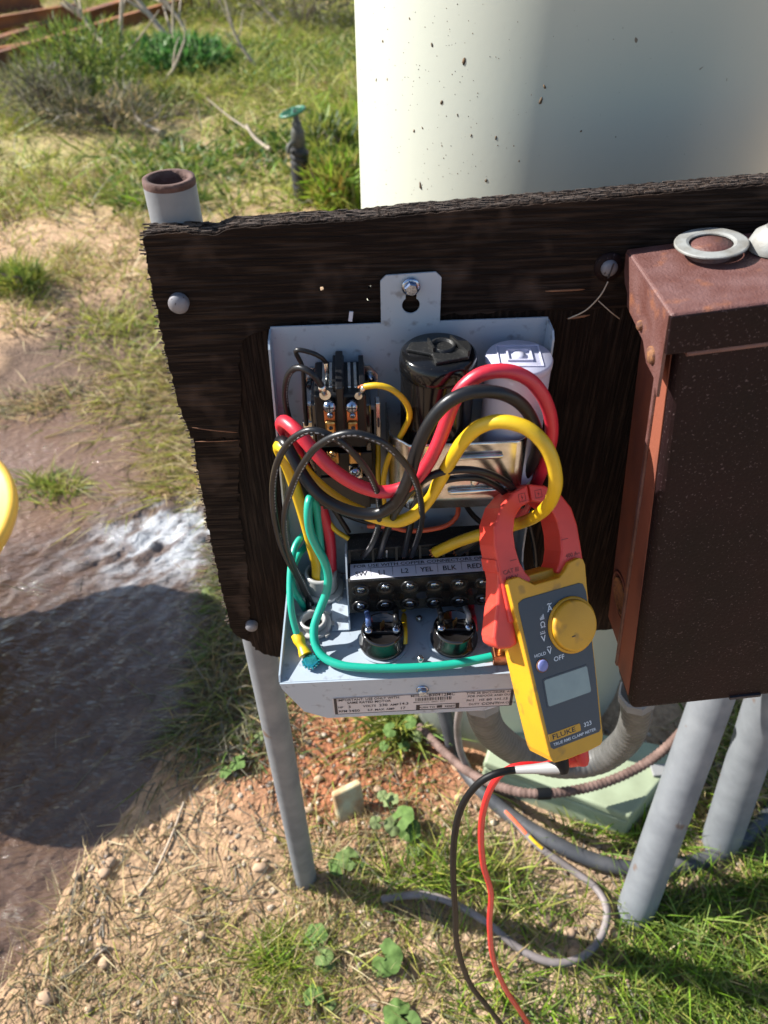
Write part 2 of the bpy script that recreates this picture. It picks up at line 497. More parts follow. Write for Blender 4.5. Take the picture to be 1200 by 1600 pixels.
def axis_lines(lo, hi, step, far, grow):
    a = list(np.arange(lo, hi+1e-6, step)); s = step; v = hi
    while v < far: s *= grow; v += s; a.append(v)
    s = step; v = lo; b = []
    while v > -far: s *= grow; v -= s; b.append(v)
    return np.array(b[::-1] + a)
gx = axis_lines(-.9, .75, .0085, 120, 1.045)
gy = axis_lines(-.35, 1.1, .0095, 120, 1.045)
X, Y = np.meshgrid(gx, gy)
Zg = gz(X.ravel(), Y.ravel())
px, py, st, mud = zones(X.ravel(), Y.ravel())
def mesh_grid(name, X, Y, Z, col=None):
    ny, nx = X.shape
    me = bpy.data.meshes.new(name)
    v = np.stack([X.ravel(), Y.ravel(), Z], -1).astype(np.float32)
    i = np.arange(nx*ny).reshape(ny, nx)
    f = np.stack([i[:-1,:-1], i[:-1,1:], i[1:,1:], i[1:,:-1]], -1).reshape(-1, 4).astype(np.int32)
    me.vertices.add(len(v)); me.vertices.foreach_set('co', v.ravel())
    me.loops.add(f.size); me.loops.foreach_set('vertex_index', f.ravel())
    me.polygons.add(len(f)); me.polygons.foreach_set('loop_start', np.arange(0, f.size, 4, dtype=np.int32))
    me.polygons.foreach_set('use_smooth', np.ones(len(f), bool))
    me.update(calc_edges=True)
    if col is not None:
        a = me.color_attributes.new('Col', 'FLOAT_COLOR', 'POINT')
        a.data.foreach_set('color', np.concatenate([col, np.ones((len(v), 1))], 1).astype(np.float32).ravel())
    return me
xr, yr = X.ravel(), Y.ravel()
sand = np.array((.42,.275,.165)); red = np.array((.32,.125,.06)); wet = np.array((.155,.100,.070)); grav = np.array((.43,.30,.20)); humus = np.array((.36,.30,.125))
n1 = fbm(xr*6, yr*6, 31)[:, None]; n2 = fbm(xr*2.2, yr*2.2, 33)[:, None]
c = sand*(.8+.4*n1)
wr = (ss(px, 560, 760)*ss(py, 1180, 1320))[:, None]; c = c*(1-wr) + grav*(.75+.5*n1)*wr
wh = (1-ss(py, 260, 370))[:, None]*(.35+.65*ss(n2, .35, .6)); c = c*(1-wh) + humus*(.7+.6*n1)*wh
e = np.exp(-(((px-560)/190)**2 + ((py-1190)/95)**2))[:, None]; er = np.clip(e*1.5*(.45+n1), 0, 1); c = c*(1-er) + red*(.7+.6*n1)*er
e = np.exp(-(((px-395)/50)**2 + ((py-1110)/70)**2))[:, None]; er = np.clip(e*1.2, 0, 1); c = c*(1-er) + red*.6*er
e = np.exp(-(((px-530)/40)**2 + ((py-150)/50)**2))[:, None]; er = np.clip(e, 0, 1); c = c*(1-er) + red*.8*er
wm = np.maximum(st, mud)[:, None]; wm = np.clip(wm*1.25, 0, 1); c = c*(1-wm) + wet*(.8+.4*n1)*wm
ground = bpy.data.objects.new('ground', mesh_grid('ground', X, Y, Zg, np.clip(c, .01, .6)))
COL.objects.link(ground); tag(ground, kind='structure')
def attr_mat(name, rough, bumps, mul=None, spec=.3):
    m = bpy.data.materials.new(name); m.use_nodes = True
    nt = m.node_tree; b = nt.nodes['Principled BSDF']
    a = nd(nt, 'ShaderNodeAttribute'); a.attribute_name = 'Col'
    tc = nd(nt, 'ShaderNodeTexCoord')
    n = nd(nt, 'ShaderNodeTexNoise'); n.inputs['Scale'].default_value = 55; n.inputs['Detail'].default_value = 9; n.inputs['Roughness'].default_value = .75
    nt.links.new(tc.outputs['Object'], n.inputs['Vector'])
    r = nd(nt, 'ShaderNodeMapRange'); r.inputs['From Min'].default_value = .28; r.inputs['From Max'].default_value = .72; r.inputs['To Min'].default_value = .45; r.inputs['To Max'].default_value = 1.5
    nt.links.new(n.outputs['Fac'], r.inputs['Value'])
    mx = nd(nt, 'ShaderNodeMix', data_type='RGBA', blend_type='MULTIPLY'); mx.inputs[0].default_value = 1
    nt.links.new(a.outputs['Color'], mx.inputs[6]); nt.links.new(r.outputs[0], mx.inputs[7])
    nt.links.new(mx.outputs[2], b.inputs['Base Color'])
    b.inputs['Roughness'].default_value = rough; b.inputs['Specular IOR Level'].default_value = spec
    v = nd(nt, 'ShaderNodeTexVoronoi'); v.inputs['Scale'].default_value = 130; nt.links.new(tc.outputs['Object'], v.inputs['Vector'])
    ad = nd(nt, 'ShaderNodeMath', operation='SUBTRACT'); nt.links.new(n.outputs['Fac'], ad.inputs[0])
    ml = nd(nt, 'ShaderNodeMath', operation='MULTIPLY'); ml.inputs[1].default_value = .35; nt.links.new(v.outputs['Distance'], ml.inputs[0]); nt.links.new(ml.outputs[0], ad.inputs[1])
    bp = nd(nt, 'ShaderNodeBump'); bp.inputs['Strength'].default_value = .9; bp.inputs['Distance'].default_value = .008
    nt.links.new(ad.outputs[0], bp.inputs['Height']); nt.links.new(bp.outputs[0], b.inputs['Normal'])
    return m
ground.data.materials.append(attr_mat('soil', .95, 1))

# stream water: a rippled sheet standing in the dips of the ground
WL = -.013
wx = np.linspace(-2.4, .06, 300); wy = np.linspace(-.5, 1.75, 260)
WX, WY = np.meshgrid(wx, wy); wxr, wyr = WX.ravel(), WY.ravel()
pxw, pyw, stw, mudw = zones(wxr, wyr)
flow = wxr*.75 + wyr*.66; across = -wxr*.66 + wyr*.75
rip = (fbm(flow*26, across*60, 51, 4)-.5)
turb = np.exp(-(((pxw-290)/125)**2 + ((pyw-812-(290-pxw)*.25)/75)**2))
WZ = WL + rip*(.0026 + .017*stw + .012*turb*stw)
foam = np.clip(turb*1.1*stw*(.10+1.3*ss(fbm(flow*38, across*55, 57), .42, .66)) + .22*stw*ss(fbm(flow*16, across*60, 61, 5), .50, .70)*ss(-pyw, -1180, -820)*ss(pxw, -120, 150), 0, 1)[:, None]
wc = np.array((.145,.088,.060))*(1-.45*stw[:, None])*(1-foam) + np.array((.36,.37,.39))*foam
water = bpy.data.objects.new('water', mesh_grid('water', WX, WY, WZ, wc))
COL.objects.link(water); tag(water, kind='structure')
m = bpy.data.materials.new('muddy_water'); m.use_nodes = True
nt = m.node_tree; b = nt.nodes['Principled BSDF']
a = nd(nt, 'ShaderNodeAttribute'); a.attribute_name = 'Col'; nt.links.new(a.outputs['Color'], b.inputs['Base Color'])
b.inputs['Roughness'].default_value = .03; b.inputs['Specular IOR Level'].default_value = .85; b.inputs['IOR'].default_value = 1.36
tc = nd(nt, 'ShaderNodeTexCoord'); mp = nd(nt, 'ShaderNodeMapping'); mp.inputs['Rotation'].default_value = (0, 0, R(41)); mp.inputs['Scale'].default_value = (.55, 1.3, 1)
nt.links.new(tc.outputs['Object'], mp.inputs[0])
n = nd(nt, 'ShaderNodeTexNoise'); n.inputs['Scale'].default_value = 90; n.inputs['Detail'].default_value = 5; nt.links.new(mp.outputs[0], n.inputs['Vector'])
bp = nd(nt, 'ShaderNodeBump'); bp.inputs['Strength'].default_value = .9; bp.inputs['Distance'].default_value = .010
nt.links.new(n.outputs['Fac'], bp.inputs['Height']); nt.links.new(bp.outputs[0], b.inputs['Normal'])
water.data.materials.append(m)

# blades
GREEN = [(.12,.19,.03), (.16,.22,.035), (.20,.24,.05), (.085,.15,.025)]
YGREEN = [(.34,.35,.055), (.27,.31,.05), (.38,.36,.09)]
STRAW = [(.50,.39,.20), (.44,.33,.17), (.36,.26,.12), (.55,.46,.27)]
DULL = [(.13,.14,.06), (.17,.165,.08), (.22,.195,.10)]
LIME = [(.19,.32,.02), (.24,.36,.03), (.15,.27,.02)]
GREYG = [(.16,.15,.11), (.21,.19,.15), (.12,.115,.085)]
def blades_mesh(name, base, direc, length, width, bend, col, seg=3):
    """base (n,3), direc unit lean (n,3), bend (n,3) offset at the tip"""
    n = len(base)
    t = np.linspace(0, 1, seg+1)
    side = np.cross(direc, RNG.normal(size=(n, 3))); side /= np.linalg.norm(side, axis=1)[:, None] + 1e-9
    vs = np.zeros((n, 2*seg+1, 3)); 
    for k in range(seg+1):
        c = base + direc*(length*t[k])[:, None] + bend*(length*t[k]**2)[:, None]
        w = (width*(1-t[k]**1.6)*.5)[:, None]
        if k < seg:
            vs[:, 2*k] = c - side*w; vs[:, 2*k+1] = c + side*w
        else: vs[:, 2*seg] = c
    per = 2*seg+1
    f4 = [(2*k, 2*k+1, 2*k+3, 2*k+2) for k in range(seg-1)]
    off = (np.arange(n)*per)[:, None]
    q = (np.array(f4)[None] + off[:, :, None]).reshape(-1) if seg > 1 else np.zeros(0, int)
    tri = (np.array([[2*seg-2, 2*seg-1, 2*seg]])[None] + off[:, :, None]).reshape(-1)
    loops = np.concatenate([q, tri]).astype(np.int32)
    nq, ntq = len(q)//4, n
    starts = np.concatenate([np.arange(nq)*4, nq*4 + np.arange(ntq)*3]).astype(np.int32)
    me = bpy.data.meshes.new(name)
    me.vertices.add(n*per); me.vertices.foreach_set('co', vs.astype(np.float32).ravel())
    me.loops.add(len(loops)); me.loops.foreach_set('vertex_index', loops)
    me.polygons.add(nq+ntq); me.polygons.foreach_set('loop_start', starts)
    me.polygons.foreach_set('use_smooth', np.ones(nq+ntq, bool))
    me.update(calc_edges=True)
    a = me.color_attributes.new('Col', 'FLOAT_COLOR', 'POINT')
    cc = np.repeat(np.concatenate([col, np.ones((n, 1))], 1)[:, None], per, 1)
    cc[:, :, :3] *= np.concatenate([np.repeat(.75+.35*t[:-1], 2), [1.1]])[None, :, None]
    a.data.foreach_set('color', cc.astype(np.float32).ravel())
    return me
BARE = [([(712,1185),(745,1232),(795,1278),(850,1313),(915,1345),(985,1362),(1060,1356),(1125,1338),(1175,1302),(1215,1255)], 34),
        ([(800,1287),(838,1328),(888,1364),(928,1394),(945,1428),(936,1470),(905,1502),(862,1510),(812,1490),(762,1450),(716,1422),(672,1406),(630,1406)], 24),
        ([(757,1243),(978,1300),(1075,1200)], 16), ([(760,1170),(1060,1170)], 60), ([(780,1210),(1010,1230)], 30)]
class Blades:
    def __init__(self): self.a = []
    def tufts(self, centers, nb, spread, length, width, pal, lean=.5, droop=.5, flow=None, lift=0):
        if True:
            cs = np.array(centers); cs = np.repeat(cs, RNG.integers(nb[0], nb[1]+1, len(cs)), 0)
            n = len(cs)
            o = RNG.normal(size=(n, 2))*spread
            bx, by = cs[:, 0]+o[:, 0], cs[:, 1]+o[:, 1]
            bz = gz(bx, by) - .004 + lift
            d = np.concatenate([RNG.normal(size=(n, 2))*lean + o/spread*lean*.5, np.ones((n, 1))], 1)
            if flow is not None: d[:, :2] += np.array(flow)
            d /= np.linalg.norm(d, axis=1)[:, None]
            L = RNG.uniform(length[0], length[1], n)
            bend = np.concatenate([d[:, :2]*droop + RNG.normal(size=(n, 2))*.15, -np.abs(RNG.normal(size=(n, 1)))*droop*.5], 1)
            pc = np.array(pal)[RNG.integers(0, len(pal), n)]*RNG.uniform(.75, 1.25, (n, 1))
            self.a.append((np.stack([bx, by, bz], -1), d, L, RNG.uniform(width[0], width[1], n), bend, pc))
        return self
    def build(self, name, label, cat, mat=None, seg=3):
        z = [np.concatenate([q[k] for q in self.a]) for k in range(6)]
        a, b_ = pixn(z[0]); keep = np.ones(len(a), bool)             # trodden bare along the cables
        for line, w in BARE:
            for (x0, y0), (x1, y1) in zip(line, line[1:]):
                t = np.clip(((a-x0)*(x1-x0)+(b_-y0)*(y1-y0))/((x1-x0)**2+(y1-y0)**2), 0, 1)
                keep &= np.hypot(a-x0-t*(x1-x0), b_-y0-t*(y1-y0)) > w*RNG.uniform(.3, 1.3, len(a))
        z = [q[keep] for q in z]
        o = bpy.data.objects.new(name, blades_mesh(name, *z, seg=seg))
        o.data.materials.append(mat or LEAF); COL.objects.link(o)
        return tag(o, label, cat, kind='stuff')
def scatter(n, rect, dens=None, seed=0):
    """ground points inside a rectangle of the photograph, thinned by a density function of px, py"""
    g = np.random.default_rng(seed); out = []
    a = P(rect[0], rect[1], Z=0); 
    pts = [P(x, y, Z=0) for x in (rect[0], rect[2]) for y in (rect[1], rect[3])]
    x0, x1 = min(p.x for p in pts), max(p.x for p in pts); y0, y1 = min(p.y for p in pts), max(p.y for p in pts)
    while len(out) < n:
        x = g.uniform(x0, x1, 4000); y = g.uniform(y0, y1, 4000)
        px, py = pixn(np.stack([x, y, np.zeros(4000)], -1))
        k = (px > rect[0]) & (px < rect[2]) & (py > rect[1]) & (py < rect[3])
        if dens is not None: k &= g.uniform(0, 1, 4000) < dens(px, py, x, y)
        out += list(zip(x[k], y[k]))
    return out[:n]
patch = lambda s, lo, hi, seed: (lambda px, py, x, y: ss(fbm(x*s, y*s, seed), lo, hi))
dry = lambda px, py: (sdf_poly(px, py, STREAM) > 6)

B = Blades()      # far weeds
B.tufts(scatter(4200, (-150, -40, 640, 340), lambda px, py, x, y: .25+.75*ss(fbm(x*1.6, y*1.6, 71), .32, .5), 1), (5, 11), .05, (.06,.17), (.004,.010), YGREEN+YGREEN+GREEN[1:3]+LIME[:1]+DULL[2:], .6, .8)
B.tufts(scatter(2000, (-150, -40, 640, 360), None, 2), (4, 8), .05, (.05,.16), (.003,.007), STRAW+YGREEN[:1]+DULL[2:], .9, .8)
B.tufts(scatter(420, (150, 60, 640, 330), patch(1.9, .45, .6, 73), 3), (6, 12), .045, (.05,.13), (.010,.022), GREEN+[(.05,.13,.03)], .7, .6)
B.tufts(scatter(170, (500, 180, 640, 345), None, 4), (8, 14), .035, (.08,.20), (.006,.012), LIME+YGREEN, .35, .4)
B.tufts(scatter(620, (-60, 270, 330, 520), lambda px, py, x, y: .08+.6*ss(fbm(x*3, y*3, 75), .5, .66), 5), (5, 10), .03, (.03,.09), (.003,.006), YGREEN+STRAW, .6, .6)
B.tufts([(p.x, p.y) for p in [P(25+RNG.normal()*16, 448+RNG.normal()*8, Z=0) for _ in range(16)]], (10, 16), .03, (.06,.13), (.004,.007), GREEN+YGREEN, .5, .5)
B.build('weeds', 'patchy green and straw coloured weeds covering the yard behind the board', 'weeds')
B = Blades()      # bank of the stream
B.tufts(scatter(300, (90, 545, 345, 790), lambda px, py, x, y: ss(px, 60, 300)*(.3+.7*ss(fbm(x*5, y*5, 77), .4, .6)), 6), (6, 12), .03, (.03,.075), (.0025,.005), STRAW+YGREEN+DULL[2:], .7, .7, flow=(-.8,-.5))
B.tufts(scatter(60, (-40, 590, 120, 650), lambda px, py, x, y: np.exp(-((py-(640-px*.28))/14)**2), 7), (4, 8), .025, (.03,.07), (.003,.005), STRAW+DULL, .6, .6, flow=(-.7,-.3))
B.tufts([(p.x, p.y) for p in [P(75+RNG.normal()*22, 755+RNG.normal()*8, Z=0) for _ in range(26)]], (8, 14), .016, (.03,.06), (.003,.005), YGREEN+GREEN[:2], .6, .6)
B.tufts([(p.x, p.y) for p in [P(200+RNG.normal()*45, 515+RNG.normal()*22, Z=0) for _ in range(34)]], (6, 12), .022, (.04,.09), (.003,.006), YGREEN+GREEN[:1], .6, .6)
B.tufts(scatter(460, (215, 850, 470, 1180), lambda px, py, x, y: ss(sdf_poly(px, py, STREAM), -50, 8)*(1-ss(px-(py-900)*.1, 400, 470)), 8), (6, 11), .022, (.025,.065), (.0022,.0045), DULL+GREYG+GREEN[2:]+STRAW[2:3], 1., .8, flow=(-.5,-.5))
B.tufts(scatter(60, (0, 880, 330, 1300), lambda px, py, x, y: ss(fbm(x*6, y*6, 79), .5, .65), 9), (3, 7), .03, (.04,.10), (.002,.004), DULL+GREYG, .7, .8, flow=(-.8,-.6))
B.build('bank_grass', 'wet flattened grass and straw along the muddy stream bank', 'grass')
B = Blades()      # near ground
RG = lambda px, py, x, y: ss(px+(py-1400)*.3, 600, 900)*(.15+.85*ss(fbm(x*8, y*8, 81), .40, .60))*ss(py, 1240, 1330)
B.tufts(scatter(330, (520, 1230, 1290, 1680), RG, 10), (6, 12), .013, (.02,.06), (.0018,.0036), GREEN+LIME+YGREEN, .6, .7)
B.tufts(scatter(170, (950, 1330, 1290, 1640), lambda px, py, x, y: .25+.75*ss(fbm(x*7, y*7, 83), .4, .6), 11), (7, 13), .016, (.03,.09), (.002,.004), GREEN+LIME[2:], .7, .8, flow=(.1,-.5))
B.tufts(scatter(560, (440, 1300, 1290, 1680), lambda px, py, x, y: .1+.9*ss(fbm(x*8, y*8, 85), .45, .6), 12), (4, 9), .016, (.02,.06), (.0014,.0028), STRAW+YGREEN+DULL, .9, .7)
B.tufts([(p.x, p.y) for p in [P(440+RNG.normal()*22, 1498+RNG.normal()*14, Z=0) for _ in range(44)]], (8, 14), .011, (.02,.05), (.0014,.0028), YGREEN+GREEN[:2]+LIME, .6, .6)
B.tufts([(p.x, p.y) for p in [P(690+RNG.normal()*50, 1375+RNG.normal()*24, Z=0) for _ in range(60)]], (7, 12), .011, (.03,.075), (.0018,.0034), LIME+GREEN+YGREEN, .5, .6)
B.tufts([(p.x, p.y) for p in [P(900+RNG.normal()*70, 1310+RNG.normal()*26, Z=0) for _ in range(60)]], (7, 12), .012, (.03,.08), (.0018,.0034), LIME+GREEN+YGREEN, .5, .6)
B.tufts(scatter(330, (60, 1380, 560, 1700), lambda px, py, x, y: (.1+.9*ss(fbm(x*8, y*8, 87), .46, .62))*dry(px, py), 13), (4, 9), .015, (.015,.045), (.0012,.0024), STRAW+DULL+YGREEN, 1., .6)
B.tufts(scatter(60, (0, 1330, 150, 1700), None, 14), (6, 10), .02, (.02,.06), (.0012,.0024), STRAW+DULL, 1., .6, flow=(-.3,-.5))
B.tufts(scatter(130, (440, 1120, 760, 1300), lambda px, py, x, y: .3+.7*ss(fbm(x*9, y*9, 89), .45, .6), 15), (3, 8), .012, (.015,.045), (.0014,.0028), YGREEN+STRAW+GREEN, .8, .6)
B.tufts([(p.x, p.y) for p in [P(625+RNG.normal()*22, 1135+RNG.normal()*12, Z=0) for _ in range(36)]], (6, 10), .012, (.04,.09), (.003,.006), GREEN+YGREEN, .6, .6)
B.tufts(scatter(300, (1010, 1090, 1290, 1330), lambda px, py, x, y: ss(px, 1040, 1150), 16), (4, 9), .02, (.03,.08), (.002,.004), STRAW+YGREEN+GREEN, .7, .7)
B.build('near_grass', 'short green and dry grass growing on the gravel below the boxes', 'grass')
# flat straw litter
def litter(name, label, centers, length, width, pal):
    n = len(centers); c = np.array(centers)
    ang = RNG.uniform(0, 2*math.pi, n)
    d = np.stack([np.cos(ang), np.sin(ang), RNG.normal(size=n)*.12], -1); d /= np.linalg.norm(d, axis=1)[:, None]
    base = np.stack([c[:, 0], c[:, 1], gz(c[:, 0], c[:, 1])+.004], -1)
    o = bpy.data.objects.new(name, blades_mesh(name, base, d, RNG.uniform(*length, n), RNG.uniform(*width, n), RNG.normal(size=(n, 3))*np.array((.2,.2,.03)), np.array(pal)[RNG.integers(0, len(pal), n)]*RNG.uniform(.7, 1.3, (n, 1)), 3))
    o.data.materials.append(LEAF); COL.objects.link(o)
    return tag(o, label, 'straw', kind='stuff')
litter('straw_litter', 'loose dry straw scattered over the bare soil', scatter(2900, (-40, 1180, 1260, 1680), lambda px, py, x, y: dry(px, py)*(.3+.7*ss(fbm(x*7, y*7, 91), .42, .6)), 17), (.02,.085), (.001,.0026), STRAW+GREYG)
litter('yard_litter', 'dry stalks lying across the yard behind the board', scatter(1000, (-100, 0, 600, 760), None, 18), (.06,.28), (.002,.006), STRAW+GREYG[:2])

# pebbles too small to pick apart
def gravel(name, label, centers, rad, cols):
    bm = bmesh.new(); bmesh.ops.create_icosphere(bm, subdivisions=1, radius=1)
    t = np.array([v.co[:] for v in bm.verts]); f = np.array([[v.index for v in q.verts] for q in bm.faces]); bm.free()
    n = len(centers); c = np.array(centers)
    r = rad[0] + (rad[1]-rad[0])*RNG.uniform(0, 1, n)**3
    sc = r[:, None]*RNG.uniform(.6, 1.3, (n, 3))*np.array((1, 1, .55))
    a = RNG.uniform(0, 6.28, n); ca, sa = np.cos(a), np.sin(a)
    v = t[None]*sc[:, None]*RNG.uniform(.72, 1.2, (n, len(t), 1))
    w = np.stack([v[..., 0]*ca[:, None]-v[..., 1]*sa[:, None], v[..., 0]*sa[:, None]+v[..., 1]*ca[:, None], v[..., 2]], -1)
    w += np.stack([c[:, 0], c[:, 1], gz(c[:, 0], c[:, 1])+r*.15], -1)[:, None]
    faces = (f[None] + (np.arange(n)*len(t))[:, None, None]).reshape(-1, 3).astype(np.int32)
    me = bpy.data.meshes.new(name); nv = n*len(t)
    me.vertices.add(nv); me.vertices.foreach_set('co', w.astype(np.float32).ravel())
    me.loops.add(faces.size); me.loops.foreach_set('vertex_index', faces.ravel())
    me.polygons.add(len(faces)); me.polygons.foreach_set('loop_start', np.arange(0, faces.size, 3, dtype=np.int32)); me.polygons.foreach_set('use_smooth', np.ones(len(faces), bool))
    me.update(calc_edges=True)
    at = me.color_attributes.new('Col', 'FLOAT_COLOR', 'POINT')
    cc = np.array(cols)[RNG.integers(0, len(cols), n)]*RNG.uniform(.7, 1.25, (n, 1))
    at.data.foreach_set('color', np.repeat(np.concatenate([cc, np.ones((n, 1))], 1), len(t), 0).astype(np.float32).ravel())
    o = bpy.data.objects.new(name, me); COL.objects.link(o); me.materials.append(attr_mat(name, .9, 1))
    return tag(o, label, 'gravel', kind='stuff')
TAN = [(.44,.31,.20), (.36,.25,.16), (.48,.40,.31), (.30,.24,.20), (.42,.28,.20)]
gravel('gravel', 'tan pebbles and grit scattered on the bare soil', scatter(4200, (60, 1130, 1260, 1690), lambda px, py, x, y: dry(px, py)*(.35+.65*ss(fbm(x*6, y*6, 93), .4, .6)), 19), (.0008, .0062), TAN)
gravel('red_grit', 'orange red gravel in the soil below the control box', scatter(520, (400, 1110, 740, 1330), lambda px, py, x, y: np.exp(-(((px-560)/110)**2+((py-1190)/60)**2)), 20), (.0015, .007), [(.36,.15,.07), (.30,.12,.06), (.40,.23,.13), (.25,.11,.07)])
# ------------------------------------------------------------------ tank, drum, posts, board, yard things
TC, TR = Vector((.230, .424, 0)), .219
root = thing('storage_tank', 'tall cream painted cylindrical tank standing behind the board', 'tank', (TC.x, TC.y, gz1(TC.x, TC.y)))
link('shell', MB().lathe([(TR-.006, -.02), (TR, -.012), (TR, 1.75)] + [(TR*math.cos(R(a)), 1.75+.10*math.sin(R(a))) for a in range(10, 91, 10)], (TC.x, TC.y, 0), (0,0,1), 96), M['tank'], root)
mb = MB(); rr = random.Random(3)
def tank_pt(px, py):
    r = ray(px, py); ox, oy = CAM.x-TC.x, CAM.y-TC.y
    A = r.x**2+r.y**2; Bq = 2*(ox*r.x+oy*r.y); Cq = ox*ox+oy*oy-TR*TR
    D = Bq*Bq-4*A*Cq
    if D < 0: return None
    return CAM + r*((-Bq-math.sqrt(D))/(2*A))
big = [(725,95,7),(845,158,6),(851,135,4),(657,290,7),(775,215,5),(690,160,4),(675,70,4),(598,65,4),(715,180,3),(760,282,4),(774,308,3),(588,125,3),(647,205,3),(908,205,2.5),(962,214,2),(811,252,2.5),(640,30,3),(736,212,2.5),(660,200,3),(803,228,2)]
for a, b_, s in big + [(rr.gauss(680, 70), rr.uniform(5, 335), rr.uniform(.6, 1.6)) for _ in range(150)] + [(rr.uniform(580, 1180), rr.uniform(5, 320), rr.uniform(.5, 1.1)) for _ in range(60)]:
    p = tank_pt(a, b_)
    if p is None: continue
    nrm = Vector((p.x-TC.x, p.y-TC.y, 0)).normalized(); t = Vector((0,0,1)).cross(nrm)
    w = wid(s, p); k = len(mb.v)
    mb.blob((0,0,0), (w*.55, w*(.9 if s > 2.4 else .6), w*.5), int(a*7+b_), .35)
    an = rr.uniform(-.6, .9); ca, sa = math.cos(an), math.sin(an)
    for i in range(k, len(mb.v)):
        q = mb.v[i]; x, y = q.x*ca-q.y*sa, q.x*sa+q.y*ca
        mb.v[i] = p + t*x + Vector((0,0,1))*y + nrm*(q.z*.6)
link('mud_specks', mb, M['mud_speck'], root, kind='stuff')

# yellow drum at the left edge, its round shadow falls over the stream
DR, DH = .262, .295
sd = Vector((-to_sun.x, -to_sun.y)) / to_sun.z
DC = Vector((-.826, .475, 0))
root = thing('tub', 'round yellow plastic tub cut off by the left edge beside the stream', 'tub', (DC.x, DC.y, -.03))
link('body', MB().lathe([(DR*.34, -.05), (DR*.36, 0), (DR*.46, .08), (DR*.72, DH-.06), (DR*.95, DH-.025), (DR*1.0, DH-.018), (DR*1.0, DH-.004), (DR*.985, DH), (DR*.95, DH), (DR*.93, DH-.006), (.001, DH-.006)], DC, (0,0,1), 72), M['drum'], root)
link('bung', MB().lathe([(.03,0),(.03,.012),(.026,.015),(.001,.015)], DC+Vector((.12,.06,DH-.006)), (0,0,1), 20), M['drum'], root)

# pipe posts
def post(name, label, top, foot, r, mat='galv', openend=True):
    top, foot = Vector(top), Vector(foot)
    root = thing(name, label, 'post', foot, 'pipe posts carrying the board')
    ax = (top-foot).normalized(); h = (top-foot).length
    link('pipe', MB().lathe([(r, -.05), (r, h*.25), (r, h*.5), (r, h-.004)], foot, ax, 40, cap=False), M[mat], root)
    link('rim', MB().lathe([(r, h-.004), (r*1.01, h-.002), (r*.99, h), (r*.78, h), (r*.76, h-.003), (r*.74, h-.05)], foot, ax, 40, cap=False), M['pipe_rust'], root)
    link('bore', MB().lathe([(r*.75, h-.05), (.001, h-.051)], foot, ax, 20, cap=False), M['pipe_rust'], root)
    return root
PL = P(263, 277, Y=.026)
post('pipe_post', 'grey galvanised pipe post with rusty open top at the board\'s left end', PL, Vector((PL.x+.001, .027, 0)), wid(41, PL))
f1 = on_ground(991, 1428); t1 = P(1110, 1098, d=.93)
d1 = (t1-f1).normalized(); t1 = f1 + d1*((.42-f1.z)/d1.z)
post('pipe_post', 'leaning galvanised pipe post standing in front of the other post below the rusty box', t1, f1, wid(28, f1))
f2 = on_ground(1125, 1318); t2 = P(1195, 1105, d=.99); d2 = (t2-f2).normalized(); t2 = f2 + d2*((.40-f2.z)/d2.z)
post('pipe_post', 'rearmost galvanised pipe post at the right edge of the picture', t2, f2, wid(28, f2))

# weathered plywood board
def rough_line(pts, step, amp, seed):
    rr = random.Random(seed); out = []
    for (x0, y0), (x1, y1) in zip(pts, pts[1:]):
        L = math.hypot(x1-x0, y1-y0); n = max(1, int(L/step)); nx, ny = -(y1-y0)/L, (x1-x0)/L
        for k in range(n):
            a = rr.uniform(-amp, amp) * (1.8 if rr.random() < .12 else 1)
            t = k/n; out.append((x0+(x1-x0)*t+nx*a, y0+(y1-y0)*t+ny*a))
    return out
def BP(pts, Y=0): return [(lambda q: (q.x, q.z))(P(a, b_, Y=Y)) for a, b_ in pts]
left = [(437,1027),(418,1024),(400,1015),(390,1003),(376,998),(362,985),(345,915),(328,840),(315,767),(304,705),(302,688),(294,669),(280,632),(271,594),(259,548),(242,464),(231,410),(223,375)]
top = [(223,375),(228,366),(255,361),(300,362),(338,365),(348,359),(362,354),(392,353),(450,348),(550,343),(640,333),(700,328),(775,322),(860,315),(900,312),(1000,303),(1100,294),(1200,286)]
lt = BP(left); tp = BP(top); ex = tp[-1]
tp = tp + [(.52, ex[1]+.013)]
bt = BP([(937,985)]); BRt = (.535, bt[0][1]+.02)
outline = rough_line(lt, .0026, .0008, 1) + rough_line(tp, .0022, .0004, 2) + rough_line([tp[-1], BRt], .006, .0006, 3) + rough_line([BRt, bt[0], lt[0]], .005, .0006, 4)
holes = [[(q.x + wid(s*math.cos(t), q), q.z + wid(s*.7*math.sin(t)*(1.2+.3*math.sin(2*t)), q)) for t in [k*.785 for k in range(8)]] for q, s in ((P(502,450,Y=0), 4.5), (P(577,466,Y=0), 4.5), (P(577,447,Y=0), 3.2))]
BT = .0155
root = thing('plywood_board', 'dark weathered plywood board with splintered edges carrying both boxes', 'board', (.15, BT/2, .55))
BM = Matrix(((1,0,0,0),(0,0,-1,0),(0,1,0,0),(0,0,0,1)))        # local z towards the camera side
link('core', plate_mesh(outline, [[(x, z-.0085 if z < sum(q[1] for q in h)/8 else z-.0005) for x, z in h] for h in holes], BT, BM), M['plywood_v'], root)
